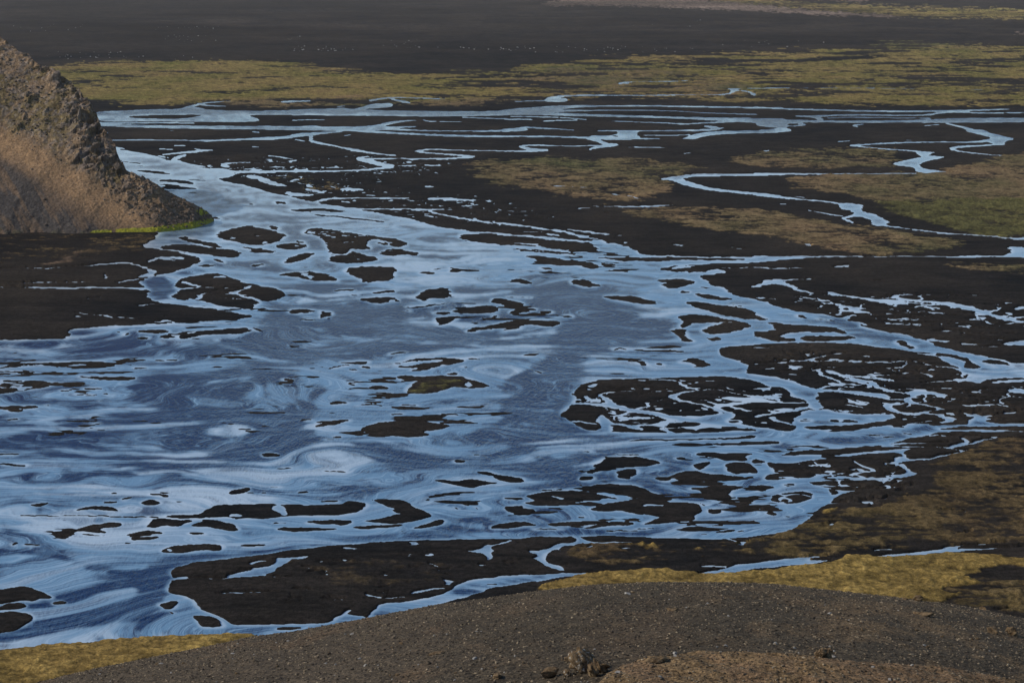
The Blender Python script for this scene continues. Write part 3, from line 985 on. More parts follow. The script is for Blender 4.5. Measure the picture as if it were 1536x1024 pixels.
def ground_mat(name, sc, lo, hi, bump, rough=.9, spec=.2):
    m, nt, N, L, B = mat(name)
    g = N.new('ShaderNodeNewGeometry').outputs['Position']; a = N.new('ShaderNodeAttribute'); a.attribute_name = 'tone'
    n1 = tex(nt, sc, 6, .65, g); f = maprange(nt, n1.outputs['Fac'], .3, .7, lo, hi)
    c = mul(nt, a.outputs['Color'], f); L.new(c, B.inputs['Base Color'])
    b = N.new('ShaderNodeBump'); b.inputs['Strength'].default_value = bump[0]; b.inputs['Distance'].default_value = bump[1]
    L.new(n1.outputs['Fac'], b.inputs['Height']); L.new(b.outputs[0], B.inputs['Normal'])
    B.inputs['Roughness'].default_value = rough; B.inputs['Specular IOR Level'].default_value = spec
    return m
M_PLAIN = ground_mat('gravel_and_moss', .45, .4, 1.65, (1, .7), .95, .05)
nt = M_PLAIN.node_tree; B = nt.nodes['Principled BSDF']; src = B.inputs['Base Color'].links[0].from_socket
tf = tex(nt, 1.7, 3, .7, nt.nodes['Geometry'].outputs['Position']); nt.links.new(mul(nt, src, maprange(nt, tf.outputs['Fac'], .35, .65, .6, 1.4)), B.inputs['Base Color'])
M_HILL = ground_mat('scree_and_rock', .55, .5, 1.6, (.9, 1.0))
M_NEAR = ground_mat('near_gravel', 5.0, .3, 1.9, (1.0, .12))
nt = M_NEAR.node_tree; B = nt.nodes['Principled BSDF']; src = B.inputs['Base Color'].links[0].from_socket     # pebbles of many tones
vn = tex(nt, 7.0, kind='ShaderNodeTexVoronoi', vec=nt.nodes['Geometry'].outputs['Position']); vb = nt.nodes.new('ShaderNodeSeparateColor'); nt.links.new(vn.outputs['Color'], vb.inputs[0])
pw = nt.nodes.new('ShaderNodeMath'); pw.operation = 'POWER'; pw.inputs[1].default_value = 7; nt.links.new(vb.outputs[0], pw.inputs[0])
nt.links.new(mul(nt, src, maprange(nt, pw.outputs[0], 0, 1, .85, 2.3)), B.inputs['Base Color'])

wm, nt, N, L, B = mat('river_water')
g = N.new('ShaderNodeNewGeometry').outputs['Position']; a = N.new('ShaderNodeAttribute'); a.attribute_name = 'flow'
sp = N.new('ShaderNodeSeparateColor'); L.new(a.outputs['Color'], sp.inputs[0])
mp = N.new('ShaderNodeMapping'); mp.inputs['Scale'].default_value = (.6, .2, 1); L.new(g, mp.inputs[0])
w1 = tex(nt, 1.0, 3, .6, mp.outputs[0])
def cmix(nt, f, a, b):
    n = nt.nodes.new('ShaderNodeMix'); n.data_type = 'RGBA'
    if hasattr(f, 'is_linked'): nt.links.new(f, n.inputs[0])
    for s, v in ((6, a), (7, b)):
        if isinstance(v, tuple): n.inputs[s].default_value = (*v, 1)
        else: nt.links.new(v, n.inputs[s])
    return n.outputs[2]
WCALM, WRIP, WSHEEN = (.165, .335, .51), (.004, .028, .10), (.62, .74, .84)  # silty body colours with lighter and darker sky reflection painted in
la = N.new('ShaderNodeAttribute'); la.attribute_name = 'lane'
def mth(op, *v):
    n = N.new('ShaderNodeMath'); n.operation = op
    for i, q in enumerate(v):
        if isinstance(q, (int, float)): n.inputs[i].default_value = q
        else: L.new(q, n.inputs[i])
    return n.outputs[0]
def thread(scale, off, lo, hi):                                # thin current lines along the lanes
    m_ = N.new('ShaderNodeMapping'); m_.inputs['Location'].default_value = (off, off * .7, off); m_.inputs['Scale'].default_value = (scale * .55, scale * 1.2, 1)
    L.new(la.outputs['Vector'], m_.inputs[0]); t_ = tex(nt, 1.0, 2, .45, m_.outputs[0])
    return maprange(nt, mth('ABSOLUTE', mth('SUBTRACT', t_.outputs['Fac'], .5)), lo, hi, 1, 0)
open_ = sp.outputs[2]
dark = mth('MULTIPLY', mth('MAXIMUM', thread(1.0, 3, .002, .020), mth('MULTIPLY', thread(2.6, 11, .002, .028), .7)), open_)
lite = mth('MULTIPLY', mth('MAXIMUM', thread(1.3, 23, .0, .018), mth('MULTIPLY', thread(3.3, 31, .0, .024), .6)), open_)
RP = mth('MINIMUM', mth('MAXIMUM', mth('SUBTRACT', mth('ADD', sp.outputs[0], mth('MULTIPLY', dark, .38)), mth('MULTIPLY', lite, .34)), 0), 1)
SHEEN = mth('ADD', sp.outputs[1], mth('MULTIPLY', mth('MULTIPLY', lite, mth('SUBTRACT', 1, sp.outputs[0])), .3))  # light threads add painted sky sheen on calm water
c1 = cmix(nt, RP, WCALM, WRIP); c2 = cmix(nt, SHEEN, c1, WSHEEN)
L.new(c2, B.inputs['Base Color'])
B.inputs['IOR'].default_value = 1.333
L.new(maprange(nt, RP, 0, 1, .05, .08), B.inputs['Roughness'])
bp = N.new('ShaderNodeBump'); bp.inputs['Distance'].default_value = 1.1
L.new(maprange(nt, RP, 0, 1, .5, .08), B.inputs['Specular IOR Level'])
L.new(maprange(nt, RP, 0, 1, .03, .9), bp.inputs['Strength']); L.new(w1.outputs['Fac'], bp.inputs['Height'])
L.new(bp.outputs[0], B.inputs['Normal'])

# ------------------------------------------------------------------ the plain
us = np.arange(-290, 1850, 1.5); vs = np.concatenate([np.arange(-44, 0, 2.), np.arange(0, 1040, 1.0), np.arange(1040, 1500, 12.)])
U, V = np.meshgrid(us, vs); PX, PY = on_plain(U, V)
wx = fbm(PX / 16, PY / 16, 3, 5); wy = fbm(PX / 16 + 50, PY / 16, 3, 6)
big = fbm(PX / 140, PY / 140, 4, 21); mid = fbm(PX / 30, PY / 30, 4, 31)
wx2 = fbm(PX / 4.5, PY / 5.5, 3, 7); wy2 = fbm(PX / 4.5 + 50, PY / 5.5, 3, 8)
nearw = sm(150, 460, V) * .8 + .2; Uw = U + (wx * 6 + wx2 * 5) * nearw; Vw = V + (wy * 1.6 + wy2 * 1.3) * nearw
m = M.at(Uw, Vw); loc = LOC.at(U, V)
stream = fbm(PX / 22, PY / 9, 4, 41, .6)                       # sand lobes drawn out along the flow
mw = M2.at(Uw, Vw); ragw = sm(-.05, .25, fbm(PX / 40, PY / 40, 2, 44))
fs = (m - .5) * 2 + (mw - .5) * .5 * ragw * nearw
sh = SHO.at(U, V); po = POO.at(U, V)
rag = fbm(PX / 5, PY / 5, 2, 51)
fs = (fs + (rag * (.15 + .5 * ragw) + stream * .8 * ragw) * nearw) * 1.5
cand = (stream - .50 + .55 * sh - .2 * RIP.at(U, V)) * 3 - 2 * sm(.2, .04, sh)
fs = np.maximum(fs, cand)
pool = fbm(PX / 9 + 7, PY / 6, 4, 61, .6)
fs = np.minimum(fs, (.58 - .40 * po - pool) * 3 + 2 * sm(.2, .04, po))
thr = ridged((PX + wx * 12) / 60, (PY + wy * 14) / 34, 1, 171); thr2 = ridged((PX - wx * 9) / 30, (PY + wy * 9) / 22, 1, 172)
lk = sm(.06, .3, po)
fs = np.minimum(fs, np.minimum((.966 - .03 * po - thr) * 22, (.980 - .02 * po - thr2) * 22) + 2 * (1 - lk) + 1.2 * sm(-.1, .3, mid + .5 * big))
fs = np.clip(fs, -1, 1)
hgt = np.where(fs > 0, fs * .35 + sm(.4, 1, FAR.at(U, V)) * (.35 + .9 * (big + .5) ** 2) * fs, fs * .6)
D = np.hypot(PX, PY)
# cover and tone
wu = U + wx * 14 + mid * 10; wv = V + wy * 4
TONE = dict(olive=(.185, .142, .045), tan=(.140, .104, .050), green=(.092, .084, .030), rust=(.082, .056, .027), yellow=(.225, .150, .045),
            silt=(.15, .10, .065), dune=(.17, .125, .095))
n0 = fbm(PX / 18, PY / 4, 4, 61, .65)
sandk = 1.05
sand = sandk * np.stack([.0185 + .008 * mid + .018 * big + .014 * n0, .0157 + .006 * mid + .013 * big + .011 * n0, .0135 + .0045 * mid + .008 * big + .009 * n0], -1)
wet = sm(.95, .35, loc)[..., None]
tone = sand * (1 - .18 * wet)
n3 = fbm(PX / 11, PY / 11, 5, 71, .62); n4 = fbm(PX / 45, PY / 60, 5, 81, .6); n5 = fbm(PX / 3, PY / 3, 3, 91, .6)
farband = sm(190, 120, V)
stretch = fbm(PX / 110, PY / 75, 5, 101, .62)
for kd, s in KINDS.items():
    k = s.at(wu, wv); nn = n3 * .55 + n4 * .6
    if kd in ('olive', 'tan', 'rust', 'green'): w = sm(.36, .74, k * .82 + ((nn * .8 + n5 * .25 + n0 * .5) * (1 - farband) + (stretch * 1.5 + n3 * .5) * farband) * (1.15 if kd != 'green' else .8))
    elif kd == 'yellow': w = sm(.30, .55, k * .85 + nn * .6 + n0 * .25 + n5 * .15)
    else: w = sm(.3, .6, k + nn * .4)
    w = w * sm(.02, .1, k)
    base = np.array(TONE[kd]) * (1 + .8 * n3 + .5 * n5)[..., None]
    tone_ = 0; hue = fbm(PX / 90, PY / 130, 5, 95, .65)[..., None]; shift = hue * np.array([.16, .07, .05]) if kd in ('olive', 'tan') else (hue * np.array([.06, .05, .01]) if kd != 'dune' else 0)
    tone = tone * (1 - w[..., None]) + np.clip(base + shift * .6, .01, .5) * w[..., None]
    hgt = hgt + w * (.3 + .7 * np.clip(n3 + .6 * n5, -.3, 1)) * (fs > .3)
    if kd == 'yellow': hgt = hgt + w * (fs > .5) * (.5 + .8 * n4)
farsand = sm(100, 40, V)
tone = tone * (1 + .9 * (fbm(PX / 420, PY / 500, 5, 111) * farsand)[..., None]) + np.array([.009, .0065, .0045]) * farsand[..., None]
hgt = hgt + sm(8800, 14000, D) * 160 * (1 + fbm(PX / 1500, PY / 1500, 4, 121))
hgt = np.clip(hgt, -3, 215)
VERT = np.stack([PX, PY, hgt], -1).reshape(-1, 3); QD = gridq(len(vs), len(us)); TN = np.clip(tone, .004, .6).reshape(-1, 3)
cu = (U[:-1, :-1] + .75).ravel(); cv = ((V[:-1, :-1] + V[1:, :-1]) / 2).ravel()
cls = np.zeros(len(QD), int)
def inside(P, gx=0, gy=0):
    s = Sheet(1); s.poly(P, 1.0)
    if gx: s.a = (blur(s.a, gx, gy, 1) > .08).astype(np.float32)
    return s.at(cu, cv) > .5
MOSS = [(0, 'moss', 'yellow-green moss band across the far side of the plain beyond the hill'),
        (2, 'moss', 'olive streaked moss flats beyond the farthest river arm'),
        (4, 'heath', 'tan moss patch ending where the bright meandering side stream begins'),
        (5, 'heath', 'tan moss patch between two bends of the side streams'),
        (7, 'heath', 'broad tan moss plain beyond the bright meandering side stream'),
        (8, 'moss', 'dark green tufted moss inside the bend of the side stream'),
        (9, 'heath', 'tongue of tan moss between the meandering side stream and a long straight channel'),
        (11, 'heath', 'rusty brown moss flats beside the lower river channels'),
        (14, 'moss', 'golden moss carpet directly behind the crest of the black gravel slope'),
        (17, 'moss', 'golden moss strip between the river and the low end of the gravel slope')]
CN = {}
for i, (ci, nm, lb) in enumerate(MOSS):
    cls[inside(COVP[ci][1])] = 100 + i; CN[100 + i] = (nm, dict(label=lb, category='moss', kind='stuff'))
faceh = hgt[:-1, :-1].ravel()
for i, (lb, P) in enumerate(ISL):
    cls[inside(P, 4, 2)] = 1 + i; CN[1 + i] = ('gravel_island', dict(label=lb, category='gravel bar', kind='structure', group='gravel bars in the braided river'))
me = submesh('ground', VERT, QD, cls == 0, dict(tone=TN)); link('ground', me, M_PLAIN, kind='structure', label='black gravel plain around and beneath the braided river', category='ground')
for c, (nm, pr) in CN.items():
    if (cls == c).any(): link(nm, submesh(nm, VERT, QD, cls == c, dict(tone=TN)), M_PLAIN, **pr)

# ------------------------------------------------------------------ the river
u2 = np.arange(-290, 1850, 1.7); v2 = np.arange(118, 1060, 1.1); U2, V2 = np.meshgrid(u2, v2); WX, WY = on_plain(U2, V2)
q1 = fbm(WX / 90, WY / 90, 3, 131, .42); q2 = fbm(WX / 110 + 90, WY / 90, 3, 132, .42); q3 = fbm(WX / 20, WY / 20, 3, 133)
nr = sm(190, 420, V2); uw, vw = U2 + (q1 * 40 + q3 * 10) * nr, V2 + (q2 * 12 + q3 * 4) * nr
rp = np.maximum(RIP.at(uw, vw), RUNZ.at(uw, vw) * 1.25) * (1 - .85 * SLK.at(uw, vw)) + .32 * sm(212, 192, V2)
ax = WX + q1 * 60; ay = WY + q2 * 80 + q3 * 4
st = fbm(ax / 60, ay / 12, 5, 141, .62); st2 = fbm(ax / 30, ay / 4.5, 4, 151, .6)
fil = ridged(ax / 75, ay / 13, 3, 161); fil2 = ridged(ax / 34 + 5, ay / 7, 2, 162)
loc2 = LOC.at(U2, V2); far2 = FAR.at(U2, V2); rim = sm(.05, .4, M2.at(U2, V2))
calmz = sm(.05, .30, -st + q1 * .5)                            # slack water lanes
r0 = sm(.26, .56, rp * 1.0 + st * .75 + .12 * q3)
rp = r0 * (1.0 + .6 * st2 + .3 * st) + (1 - r0) * (.12 + .55 * np.clip(st + .1, 0, 1) + .25 * np.clip(st2, 0, 1) + .55 * sm(.74, .92, fil) + .45 * sm(.76, .94, fil2))
rp = rp - r0 * .45 * sm(.86, .97, fil2)
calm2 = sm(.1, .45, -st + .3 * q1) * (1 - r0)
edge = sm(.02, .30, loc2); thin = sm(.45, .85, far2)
rp = np.clip(rp * (1 - .75 * np.clip(edge * .6 + rim, 0, 1) * (.25 + .75 * sm(195, 250, V2))), 0, 1)
up = sm(440, 250, V2) * sm(205, 235, V2) * sm(1100, 300, U2)  # upper left water, painted paler for the brighter sky it mirrors
pale = .05 + .95 * up * (.7 + .6 * st) + (.30 * thin + .30 * rim) * sm(205, 240, V2) * (.4 + .6 * sm(800, 450, V2)) + .48 * calm2 * (.6 + .8 * sm(-.1, .25, q1)) + .12 * (1 - r0) * np.clip(st2, 0, 1) + .35 * rim + .14 * thin * sm(200, 240, V2)  # pale sky reflection painted along banks, thin streams and calm lanes
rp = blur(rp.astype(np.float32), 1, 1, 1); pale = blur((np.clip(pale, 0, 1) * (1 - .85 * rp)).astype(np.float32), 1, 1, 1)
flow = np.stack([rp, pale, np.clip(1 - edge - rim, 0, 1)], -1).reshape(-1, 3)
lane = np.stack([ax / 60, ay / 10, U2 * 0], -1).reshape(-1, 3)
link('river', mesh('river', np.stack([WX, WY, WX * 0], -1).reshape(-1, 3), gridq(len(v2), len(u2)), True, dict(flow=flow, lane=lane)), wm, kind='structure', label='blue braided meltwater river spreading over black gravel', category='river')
# ------------------------------------------------------------------ left hill
SIL = pts("""-250,-36 -100,-8 -40,28 0,61 10,68 24,76 28,83 43,84 50,96 66,107 87,116 108,129 113,138 124,148 137,161 144,169 152,194 161,204
173,219 176,235 184,253 190,262 206,269 224,276 264,295 298,311 312,319 318,325 322,330.4""")
BAS = pts("-250,355 0,352 132,351.5 171,350.5 237,349 290,343 312,336 322,331")
hu = np.arange(-245, 322, 1.0); yc = np.interp(hu, *zip(*SIL)); yb = np.interp(hu, *zip(*BAS)); yc = np.minimum(yc, yb - .6)
SL = .66
kb, bx, by = slope_k(hu, yb); kc, cx_, cy_ = slope_k(hu, yc)
Db = H / kb; Dc = (H + Db * SL) / (kc + SL)
NS = 430; ss = np.linspace(-.03, 1, NS)
S_, C_ = np.meshgrid(ss, np.arange(len(hu)), indexing='ij')
DD = Db[C_] + (Dc - Db)[C_] * S_
back = np.linspace(.02, 1, 40)[:, None]
DBK = Dc[None] + back * ((Dc - Db) * SL / .75)[None]
DD = np.vstack([DD, DBK]); ZZ = np.vstack([(DD[:NS] - Db) * SL, ((Dc - Db) * SL)[None] * (1 - back) - 1.5 * back])
# bearing along a column is constant enough: use the mean of base and crest
fx_ = np.vstack([bx[None] + (cx_ - bx)[None] * ss[:, None], np.repeat(cx_[None], 40, 0)]); fy_ = np.sqrt(1 - fx_ ** 2)
HX, HY = fx_ * DD, fy_ * DD
T_ = np.vstack([ss[:, None] * np.ones(len(hu)), np.ones((40, len(hu)))])
UU = np.repeat(hu[None], len(DD), 0); VV = yb[None] + (yc - yb)[None] * T_       # survey line of each point
def soft(P, rx=8, ry=5):
    s = Sheet(1, Y1=420, X1=400); s.poly(chaikin(pts(P), True), 1.0); s.a = blur(s.a, rx, ry); return s.at(UU, np.clip(VV, Y0 + 1, 400))
def hz(P, rx=8, ry=5): return soft(P, rx, ry)
rock = hz("-250,-60 0,40 30,70 60,90 110,125 145,165 165,200 190,255 215,268 235,282 240,295 215,300 180,285 130,262 100,250 60,220 20,205 0,195 -250,60")
crag = hz("50,88 90,112 120,140 146,168 158,208 182,250 190,262 170,268 140,255 116,262 104,240 118,222 110,200 96,175 100,150 70,125 50,105", 5, 4)
rub = hz("130,262 190,255 230,275 300,305 315,315 310,335 240,340 200,320 150,285")
screed = hz("-250,180 0,235 60,280 110,315 160,340 200,348 200,360 -250,360", 12, 8)
tan_ = hz("-250,90 0,190 60,225 130,262 180,300 230,330 240,345 190,345 120,312 50,265 0,232 -250,170", 10, 6)
s1 = HX; s2 = DD * 1.0
n_a = fbm(s1 / 26, s2 / 26, 4, 201, .55); r_a = ridged(s1 / 17, s2 / 15, 4, 211); r_b = ridged(s1 / 6, s2 / 5, 3, 221)
def cells(x, y, s, j=.8):                                     # blocky facets: each cell has its own level
    ix = np.floor(x); iy = np.floor(y); best = np.full(x.shape, 9., np.float32); val = np.zeros(x.shape, np.float32)
    for a in (-1, 0, 1):
        for b in (-1, 0, 1):
            px = ix + a; py = iy + b; jx = px + .5 + j * (_h(px, py, s) - .5); jy = py + .5 + j * (_h(px, py, s + 1) - .5)
            d = (x - jx) ** 2 + (y - jy) ** 2; k = d < best; best = np.where(k, d, best); val = np.where(k, _h(px, py, s + 2), val)
    return val, np.sqrt(best)
wxh = n_a * 3
c1, d1 = cells((s1 + wxh) / 9, (s2 - wxh) / 7, 231); c2, d2 = cells((s1 + wxh) / 3.4, s2 / 3, 241); c3, d3 = cells(s1 / 1.7, s2 / 1.6, 251)
disp = (n_a * 2.0 + fbm(s1 / 60, s2 / 90, 3, 205) * 5 * sm(.0, .3, T_) + .8 + rock * 3.0 * sm(.3, .8, T_)) * sm(0, .08, T_)
disp = disp + 1.6 * fbm(s1 / 9, s2 / 9, 4, 207) * sm(.15, .0, T_) + 9 * (fbm(s1 / 38, s1 * 0, 4, 209) - .1) * sm(.22, .0, T_) * sm(150, 90, UU)
disp = disp + rock * (1.6 * (r_a - .5) + .35 * (c2 - .5) + .15 * (c3 - .5) + 2.5 * sm(.72, .95, r_a) * sm(0, .3, n_a)) * sm(0, .05, T_)
disp = disp + crag * (7.5 * (c1 - .4) + 6 * (r_a - .5) + 1.6 * (c2 - .4))
disp = disp + rub * (.35 * (c2 - .5) + .2 * (c3 - .5) + 1.4 * sm(.6, .9, c2) * sm(.45, .7, r_a)) * sm(0, .05, T_)
disp = disp + .28 * (fbm(s1 / 1.5, s2 / 1.5, 2, 261)) + (rock * .12 + .06) * (c3 - .5)
disp = disp * sm(1.0, .35, np.vstack([np.zeros((NS, 1)) * np.ones(len(hu)), back * np.ones(len(hu))]))
disp = disp * (.12 + .88 * sm(4, 60, (yb - yc))[None])
nl = math.hypot(SL, 1)
HX2 = HX - fx_ * disp * SL / nl; HY2 = HY - fy_ * disp * SL / nl; HZ2 = ZZ + disp / nl
gully = fbm(s1 / 5 + s2 * .12, s2 / 50, 4, 271)
col = np.zeros(HX.shape + (3,))
def lay(c, w): 
    global col
    w = np.clip(w, 0, 1)[..., None]; col = col * (1 - w) + np.array(c) * w
mo = fbm(s1 / 22, s2 / 30, 5, 281, .6); fine = fbm(s1 / 2.5, s2 / 2.5, 3, 291, .6)
col[:] = (.14, .092, .056)
lay((.092, .064, .045), screed * (1 + gully)); lay((.052, .045, .041), sm(.05, .35, screed * .55 + gully * .9 + mo * .4 - .25) * screed)
lay((.27, .165, .085), tan_ * (.9 + .7 * gully)); lay((.20, .13, .072), rub * .85)
lay((.225, .15, .085), rock * .95); lay((.13, .098, .038), rock * sm(-.02, .28, mo) * .8)
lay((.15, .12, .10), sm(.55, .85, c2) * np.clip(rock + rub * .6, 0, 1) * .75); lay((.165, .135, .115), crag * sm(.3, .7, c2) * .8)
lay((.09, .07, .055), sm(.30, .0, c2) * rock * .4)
lay((.20, .165, .13), sm(.86, .93, c3) * (.15 + .6 * rock))
lay((.06, .052, .047), hz("230,335 300,318 316,330 240,342", 4, 2) * .7)
greenb = sm(.35, .6, np.clip(hz("134,346.5 175,344.5 240,341 290,334 322,326 322,340 290,347 240,353 134,355", 3, 1), 0, 1) + fine * .25) * sm(132, 138, UU) * (1 - sm(166, 169, UU) * sm(176, 172, UU))
tipg = sm(.3, .6, hz("294,316 316,311 322,316 305,324 296,323", 3, 1) + fine * .3)
lay((.29, .27, .02), np.maximum(greenb, tipg)); lay((.13, .14, .03), sm(-.1, .3, fine) * .5 * greenb)
lay((.06, .056, .03), hz("-250,344 0,346 60,346 130,347 130,360 -250,360", 3, 1) * sm(-.1, .2, mo) * .8)
col = col * (1.1 + (.35 + .5 * rock)[..., None] * fine[..., None])
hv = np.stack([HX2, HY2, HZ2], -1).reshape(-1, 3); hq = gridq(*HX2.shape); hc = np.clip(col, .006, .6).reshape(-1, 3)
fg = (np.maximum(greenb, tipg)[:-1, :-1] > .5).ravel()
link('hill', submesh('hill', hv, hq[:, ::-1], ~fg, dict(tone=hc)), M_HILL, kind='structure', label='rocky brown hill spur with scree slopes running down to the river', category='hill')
link('moss', submesh('moss', hv, hq[:, ::-1], fg, dict(tone=hc)), M_HILL, kind='stuff', label='bright yellow-green moss fringe along the foot of the rocky hill', category='moss')

# ------------------------------------------------------------------ near gravel slope
CR = pts("""-290,1110 -100,1060 47,1026 137,1004 224,986 316,968 380,954 433,948 499,936 549,927 586,920 660,906 723,898 780,890 815,885 892,877 984,873 1090,873
1160,876 1255,886 1347,896 1400,903 1426,906 1479,915 1505,921 1536,928 1640,946 1850,1000""")
gu = np.arange(-290, 1850, 1.6); gc = np.interp(gu, *zip(*CR)); gk, gx, gy = slope_k(gu, gc)
CC = .00195; DCR = 150.
Dn = np.concatenate([np.linspace(3, 84, 12), np.arange(86, 150, .16), np.arange(150, 170, .4), np.arange(171, 262, 3.), np.array([280., 310, 350, 400, 450])])
def near_z(Dv, k):
    z = H - k * DCR + k * (DCR - Dv) - CC * (DCR - Dv) ** 2; e = 250.
    zl = H - k * DCR + k * (DCR - e) - CC * (DCR - e) ** 2 - (k + 2 * CC * (e - DCR)) * (Dv - e)
    z = np.where(Dv > e, zl, z); a = 88.
    za = H - k * a - CC * (DCR - a) ** 2; return np.where(Dv < a, za + (H - 2.2 - za) * (a - Dv) / (a - 3), z)
DN, GK = np.meshgrid(Dn, gk, indexing='ij'); GX = gx[None] * DN; GY = gy[None] * DN; GZ = near_z(DN, GK)
act = sm(84, 88, DN) * sm(260, 200, DN)
nz = fbm(GX / 7, GY / 7, 4, 301); nf = fbm(GX / .9, GY / .9, 3, 311, .6); nb = fbm(GX / 2.5 + GY / 9, GY / 6, 4, 321); pat = fbm(GX / 5 + 9, GY / 11, 5, 331, .6)
GZ = GZ + act * (nz * .28 * sm(152, 140, DN) + nf * .07)
GZ = np.where(DN > 170, np.maximum(GZ, -1.0), GZ)
# survey line of every point, to place the brown earth

def line_of(X, Y, Zv):
    dx, dy, dz = X, Y, Zv - H; f = dy * CP - dz * SP; up = dy * SP + dz * CP
    return 768 + F * dx / f, 512 - F * up / f
NU, NV = line_of(GX, GY, GZ)
def nzone(P, rx=6, ry=3):
    s = Sheet(.5, Y1=1130); s.poly(chaikin(pts(P), True), 1.0); s.a = blur(s.a, rx, ry); return s.at(NU, np.clip(NV, 0, 1125))
earth = nzone("885,1100 898,1022 925,1002 960,992 1000,986 1060,981 1120,983 1180,985 1230,993 1290,1000 1420,1004 1500,1018 1560,1040 1560,1130 885,1130", 4, 2)
rusty = nzone("1060,870 1160,876 1400,902 1536,923 1850,1000 1850,1130 1300,1130 1200,985 1300,960 1200,930 1050,980 1150,978 1090,960", 20, 12)
leftb = nzone("-290,1000 300,960 700,905 760,930 600,1000 560,1130 -290,1130", 30, 14)
gcol = np.zeros(GX.shape + (3,)); gcol[:] = (.035, .0265, .0165)
def glay(c, w):
    global gcol
    w = np.clip(w, 0, 1)[..., None]; gcol = gcol * (1 - w) + np.array(c) * w
glay((.046, .034, .022), leftb * .8); glay((.072, .045, .024), sm(.1, .42, pat + .12 * leftb) * (.25 + .35 * leftb)); glay((.074, .049, .025), sm(.0, .3, pat + nb * .5) * rusty * .75)
glay((.092, .060, .029), sm(.35, .6, earth + nf * .2)); glay((.09, .055, .03), sm(.35, .6, earth) * sm(.05, .35, nb) * .6)
gcol *= (1 + .35 * nf[..., None] + .2 * nz[..., None])
GZ = GZ + sm(.3, .7, earth) * (.25 + .5 * (ridged(GX / 3, GY / 2.2, 4, 341) - .5)) * act
nvt = np.stack([GX, GY, GZ], -1).reshape(-1, 3); nq = gridq(*GX.shape)
link('slope', mesh('slope', nvt, nq[:, ::-1], True, dict(tone=np.clip(gcol, .01, .5).reshape(-1, 3))), M_NEAR, kind='structure', label='dark gravel hillside sloping away below the viewpoint', category='slope')

# ------------------------------------------------------------------ rocks
def ico(sub):
    import bmesh
    bm = bmesh.new(); bmesh.ops.create_icosphere(bm, subdivisions=sub, radius=1)
    bm.verts.ensure_lookup_table(); v = np.array([x.co[:] for x in bm.verts]); f = np.array([[l.index for l in p.verts] for p in bm.faces]); bm.free(); return v, f
IC = {k: ico(k) for k in (1, 2, 3, 4, 5)}
def rock_shape(sub, dims, jag, seed, cuts=7):
    v, f = IC[sub]; v = v.copy(); r = np.random.default_rng(seed)
    for _ in range(cuts):                                       # planar breaks
        n = r.normal(size=3); n /= np.linalg.norm(n); d = v @ n; c = r.uniform(.45, .8); v -= np.clip(d - c, 0, None)[:, None] * n
    for sc_, am in ((1.6, jag), (3.7, jag * .5), (8, jag * .25)):
        o = r.uniform(0, 50, 3)
        nn = fbm(v[:, 0] * sc_ + o[0] + v[:, 2] * sc_ * .7, v[:, 1] * sc_ + o[1] - v[:, 2] * sc_ * .9, 3, seed)
        v = v * (1 + nn * am)[:, None]
    return v * np.array(dims), f
def stone_mat(name, c, hi):
    m, nt, N, L, B = mat(name); oi = N.new('ShaderNodeTexCoord').outputs['Object']; n = tex(nt, 3, 7, .7, oi)
    L.new(cmix(nt, maprange(nt, n.outputs['Fac'], .38, .64, 0, 1), c, hi), B.inputs['Base Color']); B.inputs['Roughness'].default_value = .9; B.inputs['Specular IOR Level'].default_value = .2
    b = N.new('ShaderNodeBump'); b.inputs['Strength'].default_value = .8; b.inputs['Distance'].default_value = .15; L.new(n.outputs['Fac'], b.inputs['Height']); L.new(b.outputs[0], B.inputs['Normal'])
    return m
M_BR = stone_mat('brown_tuff', (.085, .052, .026), (.27, .19, .105)); M_GR = stone_mat('grey_basalt', (.075, .066, .06), (.17, .15, .135)); M_PL = stone_mat('pale_stone', (.30, .28, .25), (.5, .47, .42))
M_OUT = stone_mat('lichened_tuff', (.085, .052, .026), (.27, .19, .105)); nt = M_OUT.node_tree; B = nt.nodes['Principled BSDF']; src = B.inputs['Base Color'].links[0].from_socket
ln_ = tex(nt, 5, 5, .7, nt.nodes['Texture Coordinate'].outputs['Object']); nt.links.new(cmix(nt, maprange(nt, ln_.outputs['Fac'], .56, .63, 0, 1), src, (.5, .47, .4)), B.inputs['Base Color'])
M_HR = stone_mat('hill_rock', (.09, .068, .05), (.22, .175, .14))
NK = dict(zip(range(len(gu)), gk))
def near_at(u, v):
    """point of the near slope on this bearing and line"""
    kc_ = float(np.interp(u, gu, gk)); k, a, b = slope_k(u, v); d = 149.5
    while d > 80 and (H - float(near_z(np.array(d), kc_))) / d < k: d -= .25
    j = int(np.clip(round((u + 290) / 1.6), 0, len(gu) - 1)); i = int(np.argmin(np.abs(Dn - d)))
    return np.array([GX[i, j], GY[i, j], GZ[i, j]]), d
def rock_obj(name, u, v, dims, seed, mt, label, sub=4, jag=.35, sink=.3, rz=None, **kw):
    p, d = near_at(u, v); vv, ff = rock_shape(sub, dims, jag, seed)
    o = link(name, mesh(name, vv, ff, sub >= 4), mt, label=label, category=kw.pop('category', 'rock'), **kw)
    o.location = (p[0], p[1], p[2] + dims[2] * (1 - 2 * sink)); o.rotation_euler = (0, 0, rz if rz is not None else rnd.uniform(0, 6)); return o
rock_obj('rock_outcrop', 874, 1006, (.8, .72, .95), 3, M_OUT, 'knobbly tan rock streaked white, tallest stone on the gravel slope', 5, .38, .22, .4)
rock_obj('rock_outcrop', 902, 1008, (.48, .45, .55), 14, M_BR, 'cleft brown rock leaning against the tall white-streaked one', 5, .4, .2, 1.2)
rock_obj('rock', 889, 1013, (.3, .32, .45), 8, M_BR, 'narrow upright brown stone wedged between the two tall outcrops', 4, .5, .2, .2)
